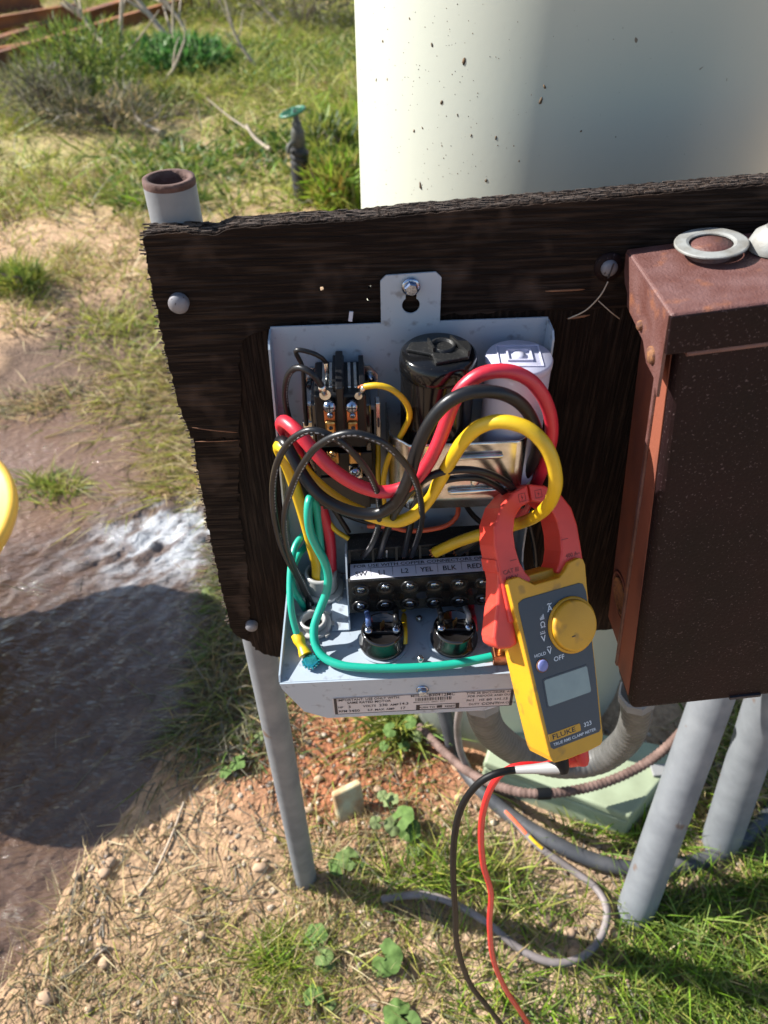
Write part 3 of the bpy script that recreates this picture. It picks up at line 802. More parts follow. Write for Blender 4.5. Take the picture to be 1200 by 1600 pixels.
# outer veneer, peeled away from the middle
inner = BP([(1010,478),(800,486),(700,490),(560,498),(430,505),(378,530),(374,560),(376,600),(373,660),(374,681)])
v1o = outline[:0] + rough_line(BP([(374,681),(301,684)]), .004, .0008, 5) + rough_line(BP([(299,682),(294,669),(280,632),(271,594),(259,548),(242,464),(231,410),(224,375)]), .0026, .0009, 6) + rough_line([(a, b_-.0006) for a, b_ in tp], .0022, .0004, 7) + rough_line([(.518, tp[-1][1]), (.51, .86)] + inner, .004, .0012, 8)
holes_v = [[(x, z) for x, z in h] for h in holes]
link('veneer', plate_mesh(v1o, holes_v, .0011, Matrix(((1,0,0,0),(0,0,-1,-.0013),(0,1,0,0),(0,0,0,1)))), M['plywood_h'], root)
v2o = rough_line(BP([(376,686),(372,780),(388,900),(392,985),(386,997),(377,996),(364,985),(346,915),(329,840),(316,767),(305,705),(303,689),(376,686)]), .0028, .0010, 9)
link('veneer', plate_mesh(v2o, [], .0009, Matrix(((1,0,0,0),(0,0,-1,-.0011),(0,1,0,0),(0,0,0,1)))), M['plywood_h'], root)
# frayed fibres on the top edge and splinters
mb = MB(); rr = random.Random(5)
tops = outline
k0 = len(rough_line(lt, .0026, .0008, 1))
edge_pts = rough_line(tp, .0016, 0, 2)
for x, z in edge_pts:
    for _ in range(2):
        y = rr.uniform(.001, BT-.001); L = rr.uniform(.003, .009)
        mb.box((-L/2, -.0003, -.0006), (L/2, .0003, .0003), Matrix.Translation((x+rr.uniform(-.001,.001), y, z+rr.uniform(-.0004,.0005))) @ Matrix.Rotation(rr.uniform(-.10,.10), 4, 'Z') @ Matrix.Rotation(rr.uniform(-.12,.06), 4, 'Y'))
link('frayed_top_fibres', mb, M['frayed'], root, kind='stuff')
mb = MB()
for x, z in rough_line(lt[5:], .0016, 0, 2):
    y = rr.uniform(.0, BT-.001); L = rr.uniform(.0015, .0045)
    mb.box((-L, -.0004, -.0004), (.001, .0004, .0004), Matrix.Translation((x, y, z)) @ Matrix.Rotation(rr.uniform(-.3,.3), 4, 'Y'))
link('frayed_left_fibres', mb, M['frayed'], root, kind='stuff')
for a, b_, c_, d_, w in ((852,455,914,452,3.4),(886,498,922,492,4),(720,540,735,545,2),(300,668,372,676,2.2),(305,690,372,688,1.8)):
    p, q = P(a, b_, Y=-.0035), P(c_, d_, Y=-.0035); r = wid(w/2, p)
    link('splinter', MB().tube(spline([p, (p+q)/2+Vector((0,-.0012,.0005)), q], .004), [r*.3]+[r]*(len(spline([p, (p+q)/2, q], .004))-2)+[r*.2], 5), M['splinter'], root)
def bolt(px_, py_, w, mat, slot=False, washer=0):
    c = P(px_, py_, Y=-.004); r = wid(w, c)
    o = link('bolt_head', MB().lathe([(r*1.0, -.003), (r, .0008), (r*.9, .0018), (r*.6, .003), (r*.25, .0036), (.0002, .0037)], c, (0,-1,0), 28), M[mat], root)
    if slot:
        link('slot', MB().box((-r*.95, -.0002, -r*.09), (r*.95, .0004, r*.09), Matrix.Translation(c+Vector((0,-.0038,0))) @ Matrix.Rotation(R(-78), 4, 'Y')), M['ink'], o)
    if washer:
        link('washer', MB().lathe([(washer*r, -.003), (washer*r, -.0006), (r*.8, -.0004)], c, (0,-1,0), 24, cap=False), M['rust_cover'], root)
bolt(279, 475, 16, 'bolt_head'); bolt(952, 419, 13, 'bolt_head', True, 1.75); bolt(393, 979, 9.5, 'bolt_head')
c = P(548, 495, Y=-.005); link('paint_chip', MB().box((-.0012,-.0004,-.003), (.0012,.0004,.0035), Matrix.Translation(c) @ Matrix.Rotation(.15, 4, 'Y')), M['label_white'], root)
for tr, w, lab in (([(888,498,-.006),(915,485,-.010),(938,462,-.012),(950,440,-.009)], 2.2, 'thin dry stalk hooked under the slotted board screw'), ([(935,470,-.008),(955,488,-.012),(968,498,-.008)], 1.8, 'short dry stem crossing the stalk beside the rusty box')):
    pts = path(tr, .003); solo('dry_stalk', MB().tube(pts, wid(w/2, pts[0]), 5), M['twig'], lab, 'stalk')

# spigot in the yard
g0 = on_ground(474, 318); Ys = g0.y
s_ = lambda a, b_: P(a, b_, Y=Ys)
root = thing('hose_spigot', 'garden spigot with green handwheel, its riser wrapped in black insulation', 'spigot', g0)
ax = s_(464, 196) - g0
pts = [g0 + ax*t for t in (-.05, .04, .10, .16, .28, .40, .52, .62, .70, .74)]
rw = wid(14, g0)
link('riser_wrap', MB().tube(pts[2:], [rw*.95, rw*1.05, rw*.98, rw*1.08, rw, rw*.9, rw*.8, rw*.7], 20), M['insulation'], root)
for t in np.arange(.14, .70, .075):
    c0 = g0 + ax*float(t)
    link('wrap_turn', MB().lathe([(rw*1.0, -.006), (rw*1.12, 0), (rw*1.0, .012)], c0, ax + Vector((.08, 0, .02)), 18, cap=False), M['insulation'], root)
link('riser_pipe', MB().tube([g0+ax*-.08, g0+ax*.14], wid(7, g0), 12), M['galv'], root)
link('valve_body', MB().lathe([(rw*.6, 0), (rw*.75, .01), (rw*.72, .05), (rw*.6, .065), (rw*.5, .07), (rw*.5, .085), (rw*.3, .09), (rw*.3, .125)], g0+ax*.74, ax, 16), M['spigot'], root)
link('spout', MB().tube(spline([g0+ax*.80, g0+ax*.80+Vector((-.02,-.02,.004)), g0+ax*.78+Vector((-.036,-.03,-.004)), g0+ax*.73+Vector((-.038,-.032,-.01))], .01), .009, 10), M['spigot'], root)
hw = g0 + ax*1.16 + Vector((-.012,0,0))
o = link('handwheel', MB().tube([hw+Vector((.044*math.cos(t*.2618), .044*math.sin(t*.2618), .012*math.cos(t*.2618))) for t in range(25)], .0055, 8), M['handle_green'], root)
link('spoke', MB().cyl(hw+Vector((-.044,0,-.012)), hw+Vector((.044,0,.012)), .005, 8), M['handle_green'], o)
link('spoke', MB().cyl(hw+Vector((0,-.044,0)), hw+Vector((0,.044,0)), .005, 8), M['handle_green'], o)
link('stem', MB().cyl(g0+ax*.98, hw, .006, 8), M['handle_green'], root)

# rusty steel lengths stacked in the far corner
for k, (a, b_, c_, d_, w, lab) in enumerate(((-120,112,275,-12,10,'longest rusty steel beam running to the tank side of the pile'), (-120,128,300,2,7,'rusty steel beam lying nearest along the front of the pile'), (-140,20,60,-6,12,'rusty beam at the very top left corner'), (-140,75,40,45,12,'short rusty beam end poking out between the weeds'), (-140,110,45,76,7,'lowest rusty beam edge at the left picture margin'), (-160,62,120,14,6,'thin rusty bar across the middle of the pile'))):
    z0 = .03 + .05*(k % 3)
    p, q = P(a, b_, Z=z0), P(c_, d_, Z=z0)
    L = (q-p).length; h = wid(w, (p+q)/2)*1.3
    m_ = frame(p, q-p, Vector((0,0,1)).cross(q-p))
    o = thing('steel_beam', lab, 'beam', p, 'rusty steel pile')
    link('web', MB().box((0, -h*.12, -h*.8), (L, h*.12, h*.8), m_), M['beam_rust'], o)
    link('flange', MB().box((.002, -h*.6, h*.8), (L-.002, h*.6, h*1.0), m_), M['beam_rust'], o)
    link('flange', MB().box((.002, -h*.6, -h*1.0), (L-.002, h*.6, -h*.8), m_), M['beam_rust'], o)

# shrubs
def bush(name, label, px_, py_, rad, n, pal, leaf=(.02,.05), wd=(.008,.016), stems=14, seed=0, group='shrubs in the yard', up_=.6):
    g = np.random.default_rng(seed); c = on_ground(px_, py_)
    root = thing(name, label, 'shrub', c, group)
    v = g.normal(size=(n, 3)); v /= np.linalg.norm(v, axis=1)[:, None]
    v *= (g.uniform(0, 1, (n, 1))**.45)
    clump = fbm(v[:, 0]*3+seed, v[:, 1]*3+v[:, 2]*2.3, seed)
    keep = clump > .40; v = v[keep]; n = len(v)
    base = v*np.array(rad) + np.array((c.x, c.y, c.z+rad[2]*.85))
    base[:, 2] = np.maximum(base[:, 2], c.z+.01)
    d = v*.8 + g.normal(size=(n, 3))*.5 + np.array((0, 0, up_)); d /= np.linalg.norm(d, axis=1)[:, None]
    pc = np.array(pal)[g.integers(0, len(pal), n)]*g.uniform(.7, 1.3, (n, 1))
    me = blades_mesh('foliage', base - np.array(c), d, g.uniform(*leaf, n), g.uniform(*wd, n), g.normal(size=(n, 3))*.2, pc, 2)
    o = bpy.data.objects.new('foliage', me); me.materials.append(LEAF); COL.objects.link(o); o.parent = root; ORIGIN[o.name] = ORIGIN[root.name]
    mb = MB()
    for k in range(stems):
        a = g.uniform(0, 6.28); e = Vector((math.cos(a)*rad[0]*.8*g.uniform(.2,1), math.sin(a)*rad[1]*.8*g.uniform(.2,1), rad[2]*g.uniform(.9,1.7)))
        pts = spline([c+Vector((0,0,-.02)), c+e*.5+Vector((g.normal()*.03, g.normal()*.03, .03)), c+e], .05)
        mb.tube(pts, [.007*(1-.75*i/len(pts)) for i in range(len(pts))], 5)
    link('stems', mb, M['bark'], root)
    return root
bush('bush', 'tall feathery green bush in front of the rusty beams', 140, 165, (.34,.30,.22), 3000, GREEN+YGREEN[1:2]+[(.05,.10,.03)], (.03,.07), (.005,.011), seed=1)
bush('bush', 'grey twiggy bush with a dark hollow left of the green bush', 75, 190, (.26,.22,.15), 2000, GREYG+DULL, (.03,.08), (.004,.008), seed=2)
bush('bush', 'brown dried bush at the foot of the pale dead stem', 170, 205, (.30,.20,.11), 2000, GREYG+STRAW[1:3]+DULL, (.03,.07), (.004,.008), seed=3)
bush('bush', 'deep green leafy clump behind the dead branches', 275, 112, (.36,.24,.10), 1500, [(.05,.16,.03), (.09,.21,.05), (.14,.24,.08)], (.03,.06), (.015,.03), seed=4)
bush('bush', 'grey scrub in the far background left of the tank', 470, 45, (.60,.45,.26), 4200, GREYG+DULL+YGREEN[:1], (.04,.10), (.004,.009), seed=5)
bush('bush', 'olive scrub at the top of the picture behind the dead branches', 330, 25, (.60,.4,.25), 4000, DULL+YGREEN+GREEN[:1], (.04,.09), (.005,.010), seed=6)
bush('bush', 'lime green rosette of weeds beside the tank wall', 530, 325, (.13,.13,.10), 1300, LIME+YGREEN+[(.30,.20,.04)], (.03,.07), (.006,.012), seed=7)
bush('bush', 'mixed green weeds right behind the spigot', 520, 250, (.16,.15,.10), 1100, GREEN+YGREEN+[(.20,.24,.16)], (.03,.06), (.008,.018), seed=8)
bush('bush', 'low green tuft at the left margin above the muddy water', 30, 455, (.09,.08,.045), 800, GREEN+YGREEN, (.03,.06), (.003,.006), seed=9, stems=5)

# dead branches
def branch(label, tr, w, twigs=3, seed=0, base=None):
    rr = random.Random(seed)
    Yb = on_ground(*(base or tr[-1])).y
    pts = spline([P(a, b_, Y=Yb - .05*i) for i, (a, b_) in enumerate(tr)], .05)
    r = wid(w*.75, pts[0])
    root = thing('dead_branch', label, 'branch', pts[-1], 'dead branches in the yard')
    n = len(pts)
    link('stem', MB().tube(pts, [r*(.55+.45*i/n) for i in range(n)], 7), M['twig'], root)
    for k in range(twigs):
        i = rr.randrange(n//6, n-2); p = pts[i]; t = (pts[i]-pts[i+1]).normalized()
        d = (t + Vector((rr.uniform(-.9,.9), rr.uniform(-.5,.5), rr.uniform(-.3,.8)))).normalized()
        L = rr.uniform(.12, .4)
        tp_ = spline([p, p+d*L*.5+Vector((0,0,rr.uniform(-.03,.03))), p+d*L+Vector((0,0,rr.uniform(-.08,.04)))], .04)
        link('twig', MB().tube(tp_, [r*.5*(1-.7*j/len(tp_)) for j in range(len(tp_))], 5), M['twig'], root)
branch('pale upright dead stem rising from the brown bush', [(191,-25),(188,60),(184,110),(181,140)], 6, 5, 1)
branch('long pale dead branch slanting right above the green clump', [(205,-12),(235,25),(262,58),(292,88)], 8, 4, 2)
branch('dead branch slanting down across the green bush', [(95,5),(130,28),(150,55),(162,68)], 6, 4, 3, (165,120))
branch('thin dead branch forking towards the far scrub', [(250,-5),(280,30),(300,70),(330,90)], 5, 4, 4)
branch('thin grey dead branch near the top right of the weeds', [(395,-10),(420,20),(445,45)], 5, 3, 5)
branch('curved dead stick lying left of the spigot', [(385,195),(395,212),(410,226),(422,233)], 5, 1, 6)
branch('bent pale stick lying below the grey bush', [(205,165),(215,185),(232,198),(250,206)], 5, 1, 7)
branch('crossing dead twig low in the middle of the weeds', [(290,60),(270,110),(250,130)], 4, 2, 8)
branch('slender dead twig leaning over the olive scrub', [(350,-5),(370,60),(400,105)], 4, 3, 9)

# pale green box lid on the ground
c4 = [on_ground(a, b_) for a, b_ in ((758,1243),(978,1300),(1075,1200),(790,1150))]
zt = .055
T4 = [P(a, b_, Z=zt+.006) for a, b_ in ((757,1190),(985,1276),(1075,1170),(780,1118))]
root = thing('utility_box', 'pale green plastic utility box lid half sunk in the grass', 'utility box', (T4[0]+T4[2])/2 - Vector((0,0,zt)))
cen = sum(T4, Vector())/4
mb = MB(); base4 = [Vector((cen.x+(q.x-cen.x)*1.05, cen.y+(q.y-cen.y)*1.05, -.04)) for q in T4]
low = [Vector((q.x, q.y, zt-.012)) for q in T4]
mb.add(base4 + low, [(0,1,5,4),(1,2,6,5),(2,3,7,6),(3,0,4,7),(4,5,6,7)])
link('body', mb, M['pad'], root, bevel=.004)
up4 = [Vector((cen.x+(q.x-cen.x)*1.02, cen.y+(q.y-cen.y)*1.02, zt-.010)) for q in T4]; up5 = [Vector((q.x, q.y, zt+.006)) for q in T4]
link('lid', MB().add(up4+up5, [(0,1,5,4),(1,2,6,5),(2,3,7,6),(3,0,4,7),(4,5,6,7),(3,2,1,0)]), M['pad'], root, bevel=.004, segs=3)
q = P(1030, 1205, Z=zt+.0065); link('latch', MB().box((-.012,-.009,0), (.012,.009,.005), Matrix.Translation(q)), M['test_grey'], root, bevel=.001)

# cables on and above the ground
def cable(name, label, tr, w, mat, cat='cable', n=12, lift=0, group=None):
    pts = []
    for t in tr:
        if len(t) == 3: pts.append(P(t[0], t[1], Z=t[2]))
        else:
            q = on_ground(*t); pts.append(q)
    mid = pts[len(pts)//2]; r = wid(w/2, mid)
    pts = [q + Vector((0,0,r*.8)) for q in pts]
    return spline(pts, .006), r
pts, r = cable('', '', [(690,1105,.10),(702,1150,.05),(712,1185),(745,1232),(795,1278),(850,1313),(915,1345),(985,1362),(1060,1356),(1125,1338),(1175,1302),(1215,1255),(1260,1200)], 24, '')
solo('thick_cable', MB().tube(pts, r, 14), M['cable_dark'], 'thick dark cable curving along the ground behind the leaning post', 'cable')
pts, r = cable('', '', [(722,1100,.30),(714,1145,.16),(722,1190,.06),(750,1235),(800,1287),(838,1328),(888,1364),(928,1394),(945,1428),(936,1470),(905,1502),(862,1510),(812,1490),(762,1450),(716,1422),(672,1406),(630,1406),(596,1412)], 12, '')
pts = [q + Vector((0,0,.010)) for q in pts]
o = solo('looped_wire', MB().tube(pts, r, 10), M['cable_lilac'], 'thin dusty grey wire looping over the grass in front of the posts', 'wire')
i0 = min(range(len(pts)), key=lambda i: (Vector(pix(pts[i])[:2])-Vector((798,1287))).length)
link('exposed_red_core', MB().tube([q+Vector((.001,-.003,.003)) for q in pts[i0-3:i0+5]], r*.55, 8), M['wire_orange'], o)
link('exposed_yellow_core', MB().tube([q+Vector((.001,-.002,.004)) for q in pts[i0+5:i0+10]], r*.5, 8), M['wire_yellow'], o)
# ribbed rusty cable: a core and its wrapped turns
pts = spline([P(655,1135,Z=.02), P(700,1180,Z=.035), P(735,1208,Z=.06), P(780,1229,Z=.085), P(830,1240,Z=.10), P(890,1236,Z=.10), P(950,1221,Z=.10), P(1005,1195,Z=.11), P(1050,1160,Z=.15), P(1100,1105,Z=.25)], .0022)
r = wid(7.5, pts[len(pts)//2])
solo('ribbed_cable', MB().tube(pts, [r*(1+.13*math.sin(i*2.1)) for i in range(len(pts))], 12), M['cable_rust'], 'rusty ribbed cable arching across the pale green utility box', 'cable')
k = min(range(len(pts)), key=lambda i: (Vector(pix(pts[i])[:2])-Vector((850,1240))).length)
solo('cable_tape', MB().tube(pts[k-4:k+5], r*1.25, 12), M['test_black'], 'black tape band round the rusty ribbed cable', 'tape')
# flexible conduit between the two boxes
pts = spline([P(752,1080,Y=-.05), P(757,1120,Y=-.045), P(775,1150,Y=-.03), P(820,1180,Y=-.01), P(880,1195,Y=0), P(935,1188,Y=0), P(975,1160,Y=-.01), P(992,1125,Y=-.02), P(996,1080,Y=-.03)], .0022)
r = wid(21, pts[len(pts)//2])
root = thing('flexible_conduit', 'grey flexible conduit looping below from control box to rusty box', 'conduit', pts[len(pts)//2])
link('hose', MB().tube(pts, [r*(1+.025*math.sin(i*1.6)) for i in range(len(pts))], 20), M['conduit'], root)
for e, e2 in ((pts[0], pts[8]), (pts[-1], pts[-9])):
    link('end_fitting', MB().lathe([(r*1.05,0),(r*1.2,.002),(r*1.2,.016),(r*1.05,.018)], e, e2-e, 8, smooth=False), M['galv'], root)

# stones and broad-leaved weeds
rr = random.Random(9)
for k in range(34):
    a, b_ = (rr.uniform(150, 720), rr.uniform(1200, 1590)) if k < 22 else (rr.uniform(700, 1190), rr.uniform(1430, 1600))
    q = on_ground(a, b_); s = rr.uniform(.004, .0095)
    if float(sdf_poly(np.array([a]), np.array([b_]), STREAM)[0]) < 15: continue
    solo('stone', MB().blob(q+Vector((0,0,s*.3)), (s*rr.uniform(.8,1.4), s*rr.uniform(.7,1.1), s*.7), k, .18, 2), M['stone'], 'small tan stone lying on the soil', 'stone', 'small tan stones on the soil')
for a, b_, s, lab in ((718,1195,.012,'rounded orange tan stone under the ribbed cable'),(850,1440,.010,'pale pebble among grass inside the grey wire loop'),(72,1562,.011,'rounded pinkish stone in the bottom left straw')):
    q = on_ground(a, b_); solo('stone', MB().blob(q+Vector((0,0,s*.3)), (s*1.3, s, s*.7), int(a), .15, 2), M['stone'], lab, 'stone')
q = on_ground(548, 1262)
m_ = Matrix.Translation(q+Vector((0,0,.012))) @ Matrix.Rotation(.35, 4, 'Z') @ Matrix.Rotation(-.5, 4, 'X')
mb = MB().box((-.024,-.006,-.026), (.022,.006,.030), m_)
for i in range(len(mb.v)): mb.v[i] += Vector((rr.uniform(-.004,.004), rr.uniform(-.002,.002), rr.uniform(-.005,.005)))
solo('stone_slab', mb, M['stone_pale'], 'pale broken slab leaning upright beside the mallow leaves', 'stone', bevel=.003)

def leaf_mb(c, nrm, fwd, r, seed):
    rr = random.Random(seed); n = Vector(nrm).normalized(); f = Vector(fwd); f = (f-n*f.dot(n)).normalized(); s = n.cross(f)
    vs = [Vector(c)]; ring = 22
    for k in range(ring):
        t = -2.75 + 5.5*k/(ring-1)
        rad = .9*r*(1 + .05*math.cos(t*6) + rr.uniform(-.05,.05))*(.82 if abs(t) > 2.4 else 1)
        for q, z in ((.55, .05*math.cos(t*5)), (1, -.10 + .14*math.cos(t*5)*.6 + rr.uniform(-.05,.05))):
            vs.append(Vector(c) + (f*math.cos(t) + s*math.sin(t))*rad*q + n*r*z)
    fs = []
    for k in range(ring-1):
        a = 1+2*k
        fs += [(0, a, a+2), (a, a+1, a+3, a+2)]
    return MB().add(vs, fs, True)
LEAFM = {}
def leaf_mat(i):
    if i not in LEAFM:
        col = [(.085,.145,.035), (.12,.175,.055), (.07,.12,.03), (.16,.20,.08)][i]
        LEAFM[i] = material('mallow_leaf_%s' % 'abcd'[i], col, .75, c2=tuple(x*.75 for x in col), vscale=120, bump=.5, bscale=160, bdist=.002, spec=.2)
    return LEAFM[i]
def mallow(label, spots, seed):
    """spots: (px, py, size px, height)"""
    rr = random.Random(seed)
    c = on_ground(sum(s[0] for s in spots)/len(spots), sum(s[1] for s in spots)/len(spots)+8)
    root = thing('mallow_weed', label, 'weed', c, 'broad-leaved weeds')
    for k, (a, b_, s, h) in enumerate(spots):
        q = on_ground(a, b_); q = P(a, b_, Z=q.z+h); r = wid(s/2, q)
        nrm = Vector((rr.uniform(-.5,.2), rr.uniform(-.5,.2), 1)); out_ = Vector((q.x-c.x, q.y-c.y, 0)) + Vector((rr.uniform(-.01,.01), rr.uniform(-.01,.01), 0))
        o = link('leaf', leaf_mb(q, nrm, out_ if out_.length > 1e-4 else (1,0,0), r, seed*31+k), leaf_mat(rr.randrange(4)), root)
        st = spline([c+Vector((0,0,-.004)), (c+q)/2+Vector((0,0,.01)), q], .006)
        link('stalk', MB().tube(st, .0009, 5), leaf_mat(2), o)
mallow('broad-leaved green weed growing right of the pale slab', [(610,1250,30,.03),(598,1243,20,.04),(628,1276,44,.03),(640,1296,40,.02),(615,1290,34,.015),(650,1325,36,.008),(588,1285,24,.02)], 1)
mallow('broad-leaved weed just right of the left post foot', [(545,1340,44,.015),(528,1352,34,.01),(562,1360,30,.008)], 2)
mallow('broad pale green leaves left of the bottom centre grass', [(492,1465,46,.012),(505,1492,36,.012),(512,1505,28,.008)], 3)
mallow('largest mallow leaf standing left of the black test lead', [(603,1497,58,.02),(592,1512,30,.008)], 4)
mallow('scalloped leaves near the bottom edge at centre left', [(490,1556,36,.012),(515,1568,24,.008)], 5)
mallow('leaves cut by the bottom edge below the largest mallow leaf', [(622,1585,52,.015),(640,1600,40,.01)], 6)
mallow('shaded round leaves in the grass at the stream bank', [(308,1030,30,.03),(298,1022,20,.03),(318,938,34,.02),(325,925,24,.03)], 7)
mallow('small sunlit leaves on the soil beside the round shadow edge', [(372,1190,34,.012),(352,1205,26,.008),(405,1150,20,.01)], 8)
mallow('weed with yellowish leaves in the shade under the control box', [(610,1140,26,.05),(640,1128,24,.05),(652,1150,20,.03),(600,1165,18,.03),(632,1165,20,.02)], 9)
# long dry stalks on the bare soil
for tr, w, lab in (([(288,1255),(272,1300),(245,1360),(218,1402)], 4, 'long pinkish dry stalk on the soil left of the post'), ([(170,1480),(115,1520),(95,1530)], 5, 'pale broken straw at the lower left'), ([(448,1545),(430,1590),(418,1620)], 3, 'thin dry stem at the bottom edge below the grass tuft')):
    pts = spline([on_ground(*q)+Vector((0,0,.003)) for q in tr], .01); solo('dry_stalk', MB().tube(pts, wid(w/2, pts[0]), 5), M['twig'], lab, 'stalk')
# ------------------------------------------------------------------ rusty disconnect box
a6 = R(6)
RB = frame((.164, -.006, .924), (math.cos(a6), 0, math.sin(a6)), (0, 1, 0))     # local x right, y into the board, z up
root = thing('disconnect_box', 'rusty dark red metal disconnect box with hooded cover at the right', 'electrical box', (RB @ Vector((.1, 0, -.34))))
link('body', MB().box((.012, -.050, -.338), (.205, 0, -.010), RB), M['rust_sunlit_side'], root, bevel=.002)
def taper(x0, x1, y0, yt, yb_, z0, z1):
    return MB().add([RB @ Vector(q) for q in ((x0,yb_,z0),(x1,yb_,z0),(x1,y0,z0),(x0,y0,z0),(x0,yt,z1),(x1,yt,z1),(x1,y0,z1),(x0,y0,z1))], [(0,3,2,1),(4,5,6,7),(0,1,5,4),(1,2,6,5),(2,3,7,6),(3,0,4,7)])
link('cover', taper(.0065, .212, -.0525, -.0745, -.093, -.3445, -.012), M['rust_cover'], root, bevel=.0055, segs=4)
mb = MB().add([RB @ Vector(q) for q in ((.006,-.0535,-.334),(.006,-.085,-.334),(.006,-.068,-.030),(.006,-.0535,-.030))], [(0,1,2,3)])
link('sunlit_cover_side', mb, M['rust_sunlit_side'], root, solid=.0006)  # thin sheet whose lighter rust colour stands in for sunlight on this side
link('side_hem', MB().box((.004, -.056, -.335), (.0085, -.0515, -.04), RB), M['rust_sunlit_top'], root, bevel=.0012)
# hood with drip lips
link('hood', MB().box((-.002, -.0795, -.004), (.216, .003, 0), RB), M['rust_sunlit_top'], root, bevel=.0022, segs=3)
lip = [(0,-.001),(-.0005,-.013),(-.004,-.019),(-.010,-.022),(-.012,-.030),(-.046,-.034),(-.055,-.043),(-.070,-.044),(-.0775,-.052),(-.0785,-.001)]
link('hood_side_lip', MB().add([RB @ Vector((-.0018, y, z)) for y, z in lip], [tuple(range(len(lip)))]), M['rust_sunlit_top'], root, solid=.0018)
link('hood_front_lip', MB().box((-.0018, -.0800, -.024), (.216, -.0778, -.001), RB), M['rust_cover'], root, bevel=.0009)  # lip coloured darker than the hood to paint in its shade
link('hood_crease', MB().box((.010, -.0785, -.0275), (.212, -.0745, -.0245), RB), M['rust_sunlit_top'], root, bevel=.001)
for y, z, r in ((-.063, -.0335, .0052), (-.040, -.0275, .003)):
    c = RB @ Vector((-.0028, y, z)); o = link('screw', MB().lathe([(r, -.001), (r, .0008), (r*.8, .002), (r*.3, .0027), (.0002, .0028)], c, RB.to_3x3() @ Vector((-1,0,0)), 18), M['rust_screw'], root)
for zc, rs in ((-.283, (.0215, .0165, .011)),):
    c = RB @ Vector((.0119, -.025, zc)); ax = RB.to_3x3() @ Vector((-1,0,0))
    link('knockout', MB().lathe([(rs[0], 0), (rs[0], .0008), (rs[0]*.9, .0010), (rs[0]*.88, .0002)], c, ax, 28, cap=False), M['rust_sunlit_side'], root)
    link('knockout', MB().lathe([(rs[1], 0), (rs[1], .0012), (rs[1]*.9, .0014), (rs[1]*.88, .0003), (.0002, .0003)], c, ax, 28, cap=False), M['rust_screw'], root)
def hub(px_, py_, lift):
    # stands on the hood's upper face
    n = RB.to_3x3() @ Vector((0,0,1)); o0 = RB @ Vector((0,0,lift)); r_ = ray(px_, py_); t = (o0-CAM).dot(n)/r_.dot(n); c = CAM + r_*t
    return c, n
c, n = hub(1111, 381, .006)
rw_ = wid(55, c)
link('hub_boss', MB().lathe([(rw_*.64, -.0062), (rw_*.60, -.0005), (.0001, -.0003)], c, n, 32, cap=False), M['rust_sunlit_top'], root)
link('hub_ring', MB().lathe([(rw_, .0), (rw_, .0008), (rw_*.97, .0012), (rw_*.68, .0015), (rw_*.60, .0008), (rw_*.60, 0)], c, n, 64, smooth=False, cap=False), M['white_ring'], root)
c, n = hub(1213, 386, .001); rw_ = wid(42, c)
h_ = link('hub_dome', MB().lathe([(rw_, 0), (rw_, .003), (rw_*.85, .008), (rw_*.55, .011), (rw_*.5, .012)], c, n, 32), M['white_ring'], root)
link('hub_bolt', MB().lathe([(rw_*.34, .012), (rw_*.34, .020), (rw_*.28, .021)], c, n, 6, smooth=False), M['rust_sunlit_top'], h_)
q = RB @ Vector((.096, -.0935, -.340)); link('hasp_slot', MB().box((-.012,-.001,-.0014), (.012,.001,.0014), Matrix.Translation(q) @ Matrix.Rotation(-a6, 4, 'Y')), M['ink'], root)

# ------------------------------------------------------------------ control box
yb = -.0047; yf = -.024; yt_ = -.110
TL, TRp = P(413, 508, Y=yf), P(873, 494, Y=yf)
zf = P(437, 1066, Y=yt_).z
FLt, FRt = P(437, 1066, Y=yt_), Vector((.1215, yt_, zf))
BL = P(452, 890, Y=yf)
root = CB = thing('control_box', 'open grey steel pump control box with its cover removed', 'control box', (.03, yb, zf))
xl0, xr0, xl1, xr1 = TL.x+.001, TRp.x-.001, BL.x, .1215
zt = P(640, 503, Y=yb).z
link('back_plate', MB().add([(xl0, yb, zt), (xr0, yb, zt), (xr1, yb, zf), (xl1, yb, zf)], [(0,1,2,3)]), M['grey_paint'], root, solid=.0012)
zl = P(452, 890, Y=yf).z
def side(x0, x1, xf, nm):
    pts = [(x0, yb-.0007, zt-.001), (x0, yf+.004, zt-.001), (x0, yf, zt-.005), (x0+(x1-x0)*.97, yf, zl+.01), (x0+(x1-x0)*.985, yf-.003, zl), (xf, yt_+.003, zf+.004), (xf, yt_, zf), (x1, yb-.0007, zf)]
    link(nm, MB().add(pts, [tuple(range(8))]), M['grey_paint'], root, solid=.0012)
side(xl0, xl1, FLt.x, 'side_flange'); side(xr0, xr1, FRt.x, 'side_flange')
link('floor_plate', MB().add([(xl1, yb-.001, zf-.0009), (xr1, yb-.001, zf-.0009), (FRt.x, yt_, zf-.0009), (FLt.x, yt_, zf-.0009)], [(0,1,2,3)]), M['grey_paint'], root, solid=.0012)
zl2 = P(560, 1117, Y=yt_).z
xa = P(512, 1117, Y=yt_).x; xb_ = P(475, 1104, Y=yt_).x
link('front_flange', MB().add([(FLt.x, yt_-.0008, zf-.0004), (FRt.x, yt_-.0008, zf-.0004), (FRt.x-.002, yt_-.0008, zf-.006), (FRt.x-.028, yt_-.0008, zl2+.004), (FRt.x-.036, yt_-.0008, zl2), (xa, yt_-.0008, zl2), (xb_, yt_-.0008, zl2+.010), (FLt.x+.001, yt_-.0008, zf-.006)], [tuple(range(8))]), M['grey_paint'], root, solid=.0012)
